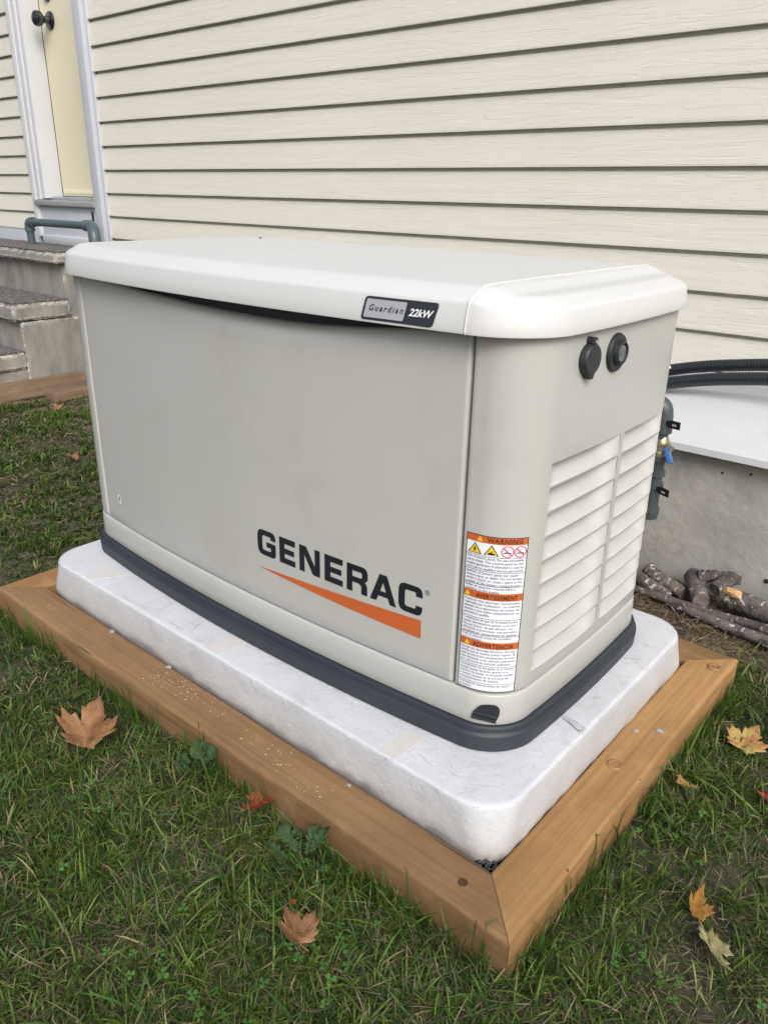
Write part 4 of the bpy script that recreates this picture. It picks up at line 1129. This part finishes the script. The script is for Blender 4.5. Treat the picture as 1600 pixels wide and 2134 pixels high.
def blades(N, dry, region):
    x0, x1, y0, y1 = region
    per = 9 if not dry else 5
    nt = N//per
    tx = rng.uniform(x0, x1, nt); ty = rng.uniform(y0, y1, nt)
    wgt = lawn_weight(tx, ty)
    if dry: wgt = np.clip(1.10-0.95*wgt, 0.10, 1)*np.where(ty > 0.95, 1.2, 1.0)
    keep = rng.uniform(0, 1, nt) < wgt
    tx = tx[keep]; ty = ty[keep]; nt = len(tx)
    cnt = rng.integers(3, 2*per-2, nt); ti = np.repeat(np.arange(nt), cnt); n = len(ti)
    spread = 0.007 if not dry else 0.022
    ox = rng.normal(0, spread, n); oy = rng.normal(0, spread, n)
    x = tx[ti]+ox; y = ty[ti]+oy
    ok = ~blocked(x, y); x = x[ok]; y = y[ok]; ti = ti[ok]; ox = ox[ok]; oy = oy[ok]; n = len(x)
    d = np.hypot(x-CAMP[0], y-CAMP[1])
    pn = vnoise(x, y, 9)
    dx = np.maximum(np.maximum(-WT-x, x-LP-WT), 0); dy = np.maximum(np.maximum(-WT-y, y-DP-WT), 0)
    df = np.hypot(dx, dy); fringe = np.where(y > DP, 0, np.exp(-df/0.04))
    tl = rng.gamma(6, 1/6, nt)[ti]           # tuft vigour
    if not dry:
        L = 0.029*tl*rng.uniform(0.45, 1.45, n)*(0.9+0.35*pn)*(1+0.7*fringe*rng.uniform(0, 1, n)); L = np.clip(L, 0.010, 0.12)
        tilt = np.clip(np.abs(rng.normal(0.95, 0.42, n)), 0.05, 1.55)
        wd = rng.uniform(0.0006, 0.0017, n)*(0.8+0.3*tl)
        bend = rng.uniform(0.0, 1.4, n)
    else:
        L = np.clip(rng.gamma(5, 0.0058, n), 0.010, 0.08)
        tilt = np.clip(rng.normal(1.36, 0.16, n), 0.8, 1.55)
        wd = rng.uniform(0.0004, 0.0012, n); bend = rng.uniform(-0.6, 0.6, n)
    wd = wd*np.clip(d/1.6, 0.85, 1.9)
    a = np.where(rng.uniform(0, 1, n) < 0.6, np.arctan2(oy, ox), 0)+rng.normal(0, 0.7, n)
    a = np.where(rng.uniform(0, 1, n) < 0.35, rng.uniform(0, 2*PI, n), a)
    zb = ground_h(x, y)+(rng.uniform(0.0, 0.012, n) if dry else -0.003)
    ca, sa = np.cos(a), np.sin(a)
    ts = [0.0, 0.4, 0.75, 1.0]; wm = [0.8, 1.0, 0.72, 0.0]
    cx = np.zeros(n); cz = np.zeros(n); cxs, czs = [], []
    for k, t in enumerate(ts):
        if k > 0:
            th = np.clip(tilt-bend*0.5+bend*(t+ts[k-1])/2, -0.3, 1.85 if not dry else 1.6)
            cx = cx+np.sin(th)*L*(t-ts[k-1]); cz = cz+np.cos(th)*L*(t-ts[k-1])
        cxs.append(cx.copy()); czs.append(np.maximum(cz, 0.001))
    tw = rng.uniform(-0.8, 0.8, n)
    V = np.zeros((n, 7, 3), np.float32); idx = 0
    for k in range(4):
        px = x+ca*cxs[k]; py = y+sa*cxs[k]; pz = zb+czs[k]
        if k < 3:
            for sgn in (-1, 1):
                h = sgn*wd*wm[k]
                V[:, idx, 0] = px-sa*h*np.cos(tw); V[:, idx, 1] = py+ca*h*np.cos(tw); V[:, idx, 2] = pz+h*np.sin(tw); idx += 1
        else:
            V[:, idx, 0] = px; V[:, idx, 1] = py; V[:, idx, 2] = pz
    if not dry:
        base = np.array([[0.056, 0.104, 0.014], [0.082, 0.132, 0.018], [0.036, 0.080, 0.015], [0.120, 0.155, 0.044], [0.048, 0.096, 0.026]])
        c = base[rng.choice(5, nt, p=[.3, .25, .2, .1, .15])][ti]*rng.uniform(0.55, 1.55, (n, 1))
        c = c*(1+0.22*pn[:, None])
        yl = (rng.uniform(0, 1, n) < 0.10)[:, None]; c = np.where(yl, np.array([0.24, 0.20, 0.10])*rng.uniform(0.6, 1.2, (n, 1)), c)
    else:
        base = np.array([[0.22, 0.178, 0.105], [0.16, 0.126, 0.074], [0.29, 0.245, 0.15], [0.10, 0.075, 0.044]])
        c = base[rng.integers(0, 4, n)]*rng.uniform(0.6, 1.2, (n, 1))
    return V, np.clip(c, 0.005, 0.6)
def blade_object(name, parts, label, cat):
    V = np.concatenate([p[0] for p in parts]); C = np.concatenate([p[1] for p in parts]); n = len(V)
    me = bpy.data.meshes.new(name)
    me.vertices.add(n*7); me.vertices.foreach_set('co', V.reshape(-1).astype(np.float32))
    tri = np.array([0, 1, 3, 0, 3, 2, 2, 3, 5, 2, 5, 4, 4, 5, 6])
    idx = (np.arange(n)[:, None]*7+tri[None]).reshape(-1).astype(np.int32)
    nt_ = n*5
    me.loops.add(nt_*3); me.loops.foreach_set('vertex_index', idx)
    me.polygons.add(nt_); me.polygons.foreach_set('loop_start', np.arange(0, nt_*3, 3, dtype=np.int32))
    me.polygons.foreach_set('loop_total', np.full(nt_, 3, np.int32))
    me.polygons.foreach_set('use_smooth', np.ones(nt_, bool))
    me.update(calc_edges=True)
    at = me.color_attributes.new('col', 'FLOAT_COLOR', 'POINT')
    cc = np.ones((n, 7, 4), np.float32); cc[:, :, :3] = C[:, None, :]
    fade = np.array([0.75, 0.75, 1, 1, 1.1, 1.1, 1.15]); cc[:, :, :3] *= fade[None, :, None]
    at.data.foreach_set('color', cc.reshape(-1))
    o = link(name, me, M_GRASS); tag(o, label, cat, kind='stuff'); return o
near = (0.0, 2.0, -0.80, 1.05); 
gp = [blades(130000, False, (0.2, 2.1, -0.75, 0.0)), blades(52000, False, (1.44, 2.2, -0.05, 1.15)), blades(150000, False, (-2.2, 0.2, -0.75, 1.35)),
      blades(9000, False, (-3.4, 3.2, -2.4, -0.7)), blades(8000, False, (2.05, 3.4, -0.8, 1.2)), blades(7000, False, (-3.4, -2.0, -0.7, 1.0))]
lw_parts = gp
def finish_lawn(): return blade_object('lawn_grass', lw_parts+[fringe_blades(1500)], 'short uneven green lawn grass around the timber frame', 'grass')
# longer uncut blades leaning on the timbers
def fringe_blades(n):
    side = rng.uniform(0, 1, n) < 0.62
    t = rng.uniform(0, 1, n)
    off = WT+0.004+np.abs(rng.normal(0, 0.016, n))
    x = np.where(side, -0.1+t*1.55, LP+off); y = np.where(side, -off, -0.1+t*0.95)
    keep = vnoise(x*3, y*3, 21) > -0.35; x = x[keep]; y = y[keep]; n = len(x)
    L = np.clip(rng.gamma(7, 0.0090, n), 0.025, 0.13); a = np.where(y < -WT, -PI/2, 0.0)+rng.normal(0, 0.85, n)
    tilt = rng.uniform(0.0, 0.6, n); bend = rng.uniform(0.2, 1.3, n); wd = rng.uniform(0.0007, 0.0017, n); zb = ground_h(x, y)-0.004
    ts = [0.0, 0.4, 0.75, 1.0]; wm = [0.8, 1.0, 0.72, 0.0]; cx = np.zeros(n); cz = np.zeros(n); V = np.zeros((n, 7, 3), np.float32); idx = 0
    for k, t_ in enumerate(ts):
        if k > 0:
            th = tilt-bend*0.5+bend*(t_+ts[k-1])/2; cx = cx+np.sin(th)*L*(t_-ts[k-1]); cz = cz+np.cos(th)*L*(t_-ts[k-1])
        px = x+np.cos(a)*cx; py = y+np.sin(a)*cx; pz = zb+cz
        ins = (px > -WT) & (px < LP+WT) & (py > -WT) & (py < DP+WT); pz = np.where(ins, np.maximum(pz, ZT+0.003), pz)
        if k < 3:
            for sg in (-1, 1):
                V[:, idx, 0] = px-np.sin(a)*sg*wd*wm[k]; V[:, idx, 1] = py+np.cos(a)*sg*wd*wm[k]; V[:, idx, 2] = pz; idx += 1
        else: V[:, idx, 0] = px; V[:, idx, 1] = py; V[:, idx, 2] = pz
    c = np.array([0.060, 0.118, 0.020])*rng.uniform(0.55, 1.7, (n, 1)); return V, c
dp = [blades(62000, True, (0.2, 2.1, -0.75, 0.0)), blades(26000, True, (1.0, 2.2, -0.05, 1.5)), blades(40000, True, (-2.2, 0.2, -0.75, 1.45)), blades(3500, True, (0.2, 1.0, 0.85, 1.5)), blades(9000, True, (1.0, 1.9, 0.86, 1.45))]
th = blade_object('dry_thatch', dp, 'dry tan straw and thatch on the soil', 'straw')

finish_lawn()
# clover patches: small three-part leaves
def clover():
    V, F, C = [], [], []; rs = random.Random(12)
    cen = []
    # patches spread over the lawn, anchored on a loose random set of clumps
    for _ in range(50):
        cx, cy = rs.uniform(-0.4, 1.8), rs.uniform(-0.6, 0.8)
        for _ in range(rs.randint(3, 11)): cen.append((rs.gauss(cx, 0.035), rs.gauss(cy, 0.03)))
    for (x, y) in cen:
        if bool(blocked(np.array([x]), np.array([y]))[0]): continue
        z = float(ground_h(x, y))+rs.uniform(0.018, 0.040); a0 = rs.uniform(0, 6); R_ = rs.uniform(0.0048, 0.0088)
        tx, ty = rs.uniform(-0.3, 0.3), rs.uniform(-0.3, 0.3)
        g_ = rs.uniform(0.75, 1.25); c = (0.075*g_, 0.185*g_, 0.035*g_)
        for k in range(3):
            a = a0+k*2*PI/3; b_ = len(V)
            pts = [(0, 0), (0.55, 0.45), (0.95, 0.40), (1.02, 0.12), (0.93, 0), (1.02, -0.12), (0.95, -0.40), (0.55, -0.45)]
            for (u_, v_) in pts:
                px = (u_*math.cos(a)-v_*math.sin(a))*R_; py = (u_*math.sin(a)+v_*math.cos(a))*R_
                V.append((x+px, y+py, z+px*tx+py*ty+abs(v_)*R_*0.25)); C.append(c)
            F.append(tuple(range(b_, b_+8)))
    o = mesh('clover', V, F, M_GRASS)
    at = o.data.color_attributes.new('col', 'FLOAT_COLOR', 'POINT')
    at.data.foreach_set('color', np.array([(r, g2, b2, 1) for r, g2, b2 in C], np.float32).reshape(-1))
    tag(o, 'small bright green clover leaves among the grass', 'clover', kind='stuff')
clover()

# ------------------------------------------------------------------ fallen leaves and weeds
MAPLE = [(0, 0), (.09, -.03), (.30, -.13), (.27, -.03), (.43, .02), (.37, .12), (.62, .30), (.51, .35), (.57, .52), (.41, .50), (.35, .57), (.21, .46), (.27, .72), (.18, .70), (.12, .84), (0, 1.02)]
def leaf(label, x, y, z, size, rot, mt, tilt=(0, 0), curl=0.25, fold=0.2, stalk=0.5, half=MAPLE, stalkmat=None, wob=0.05, seed=1, cat='leaf', name='fallen_leaf', squeeze=1.0):
    t = thing(name, label, cat, (x, y, z), 'fallen autumn leaves' if name == 'fallen_leaf' else None)
    t.rotation_euler = (tilt[0], tilt[1], rot)
    rs = random.Random(seed)
    pts = [(px*squeeze+rs.uniform(-.012, .012), py+rs.uniform(-.012, .012)) for px, py in half]+[(-px*squeeze+rs.uniform(-.012, .012), py+rs.uniform(-.012, .012)) for px, py in half[-2:0:-1]]
    P2 = []
    for i in range(len(pts)):
        a, b_ = pts[i], pts[(i+1) % len(pts)]
        P2 += [a, ((a[0]+b_[0])/2+rs.uniform(-.01, .01), (a[1]+b_[1])/2+rs.uniform(-.01, .01))]
    c0 = (0, 0.28); fr_ = [0.25, 0.5, 0.75, 1.0]; V = []
    ph = [rs.uniform(0, 6) for _ in range(4)]
    def zf(px, py):
        r = math.hypot(px, py-0.28)
        return curl*r*r + fold*abs(px) + wob*math.sin(7*px+ph[0])*math.sin(6*py+ph[1])*r*2 + 0.085*abs(math.sin(math.atan2(py+0.02, px)*4.5+ph[2]))*r + 0.02*math.sin(23*px+ph[3])*math.sin(19*py+ph[0])
    V.append((c0[0], c0[1], zf(*c0)))
    for fct in fr_:
        for (px, py) in P2:
            X, Y = c0[0]+(px-c0[0])*fct, c0[1]+(py-c0[1])*fct; V.append((X, Y, zf(X, Y)))
    q = len(P2); F = [(0, 1+i, 1+(i+1) % q) for i in range(q)]
    for k in range(3):
        for i in range(q): F.append((1+k*q+i, 1+(k+1)*q+i, 1+(k+1)*q+(i+1) % q, 1+k*q+(i+1) % q))
    V = [(a*size, (b_-0.35)*size, c*size) for a, b_, c in V]
    me = bpy.data.meshes.new('blade'); me.from_pydata(V, [], F); me.update()
    me.polygons.foreach_set('use_smooth', [True]*len(me.polygons))
    o = bpy.data.objects.new('blade', me); COL.objects.link(o); me.materials.append(mt); o.parent = t
    so_ = o.modifiers.new('thickness', 'SOLIDIFY'); so_.thickness = 0.0005
    if stalk > 0:
        SP = [(0, -0.35*size, zf(0, 0)*size), (0.02*size, (-0.35-stalk*0.4)*size, zf(0, 0)*size+0.03*size), (0.06*size, (-0.35-stalk)*size, 0.10*size)]
        Vt, Ft = tube_data(bez(SP, 5), 0.0009, 6)
        m2 = bpy.data.meshes.new('stalk'); m2.from_pydata([tuple(v) for v in Vt], [], Ft); m2.update(); m2.materials.append(stalkmat or M_STALKR)
        o2 = bpy.data.objects.new('stalk', m2); COL.objects.link(o2); o2.parent = t
    return t
LZ = GZ+0.024
leaf('large curled dry brown maple leaf on the lawn, left foreground', 0.560, -0.205, LZ+0.012, 0.098, math.radians(38), M_L_BROWN, (0.38, 0.12), 0.55, 0.55, 0.0, seed=3, wob=0.14)
leaf('crumpled orange red leaf against the front timber', 0.958, -0.108, LZ-0.002, 0.052, math.radians(-60), M_L_ORANGE, (0.35, -0.2), 0.7, 0.6, 0.3, seed=5, wob=0.12)
leaf('folded tan maple leaf low in the centre foreground grass', 1.190, -0.243, LZ+0.004, 0.062, math.radians(75), M_L_BROWN, (0.2, 0.3), 0.3, 0.55, 0.25, seed=8, wob=0.08)
leaf('yellow maple leaf with red tips on the grass at right', 1.553, 0.664, LZ+0.004, 0.072, math.radians(-10), M_L_YELRED, (0.25, 0.05), 0.15, 0.12, 0.0, seed=11)
leaf('small yellow leaf beside the right timber', 1.507, 0.452, LZ, 0.038, math.radians(150), M_L_YELRED, (0.5, 0.2), 0.4, 0.5, 0.0, seed=14)
leaf('torn golden leaf scrap above the long yellow leaf', 1.620, 0.205, LZ-0.006, 0.050, math.radians(20), M_L_GOLD, (0.2, 0.4), 0.7, 0.6, 0.0, seed=17, squeeze=0.7)
leaf('long pale yellow leaf with upright stalk in the lower right corner', 1.668, 0.142, LZ+0.002, 0.092, math.radians(212), M_L_YELLOW, (0.30, -0.3), 0.12, 0.5, 0.7, stalkmat=M_STALK, seed=21, squeeze=0.42)
leaf('dark red leaf tip at the right edge of the lawn', 1.632, 0.527, LZ-0.004, 0.036, math.radians(80), M_L_ORANGE, (0.1, 0.2), 0.3, 0.4, 0.0, seed=23)
leaf('small tan leaf on the lawn left of the generator', -1.083, 0.661, LZ-0.004, 0.050, math.radians(120), M_L_BROWN, (0.3, 0.1), 0.6, 0.5, 0.0, seed=25)
leaf('pale leaf scrap on the far lawn near the offcut', -1.85, 1.02, LZ-0.004, 0.055, math.radians(20), M_L_BROWN, (0.3, 0.1), 0.4, 0.5, 0.0, seed=27)
leaf('tiny orange leaf scrap above the tan foreground leaf', 1.145, -0.205, LZ-0.004, 0.011, math.radians(100), M_L_ORANGE, (0.2, 0.1), 0.4, 0.3, 0.0, seed=29)
# broad-leaved weeds
ROUND = [(0, 0), (.16, -.08), (.30, -.02), (.36, -.04), (.44, .10), (.54, .12), (.52, .26), (.62, .34), (.55, .46), (.60, .58), (.48, .66), (.48, .78), (.34, .80), (.28, .92), (.14, .88), (0, .97)]
DAND = [(0, 0), (.05, .02), (.06, .16), (.16, .12), (.10, .26), (.22, .30), (.12, .42), (.27, .52), (.16, .60), (.26, .72), (.18, .86), (0, 1.0)]
def weed(label, x, y, leaves, half, mt, squeeze=1.0, spread=0.6):
    t = thing('weed', label, 'weed', (x, y, GZ+0.018))
    rs = random.Random(int(x*997))
    for k in range(leaves):
        a = 2*PI*k/leaves+rs.uniform(-.4, .4); s_ = rs.uniform(0.75, 1.1)
        tmp = leaf('x', 0, 0, 0, (0.036 if half is ROUND else 0.058)*s_, 0, mt, half=half, stalk=0.0, seed=k+40, curl=0.3, fold=0.2, wob=0.12, name='weed_leaf_tmp', squeeze=squeeze)
        ch = tmp.children[0] if len(tmp.children) else [o for o in COL.objects if o.parent is tmp][0]
        ch.parent = t; ch.name = 'leaf'; bpy.data.objects.remove(tmp)
        ch.location = (math.cos(a)*0.024*spread/0.6, math.sin(a)*0.024*spread/0.6, 0.022+rs.uniform(0, 0.012))
        ch.rotation_euler = (rs.uniform(0.3, 0.7), rs.uniform(-.2, .2), a-PI/2)
weed('round leaved green weed growing against the front timber', 0.800, -0.125, 5, ROUND, M_L_GREEN)
weed('dandelion plant with toothed leaves near the front timber', 1.108, -0.150, 6, DAND, M_L_GREEN, 1.0, 0.8)
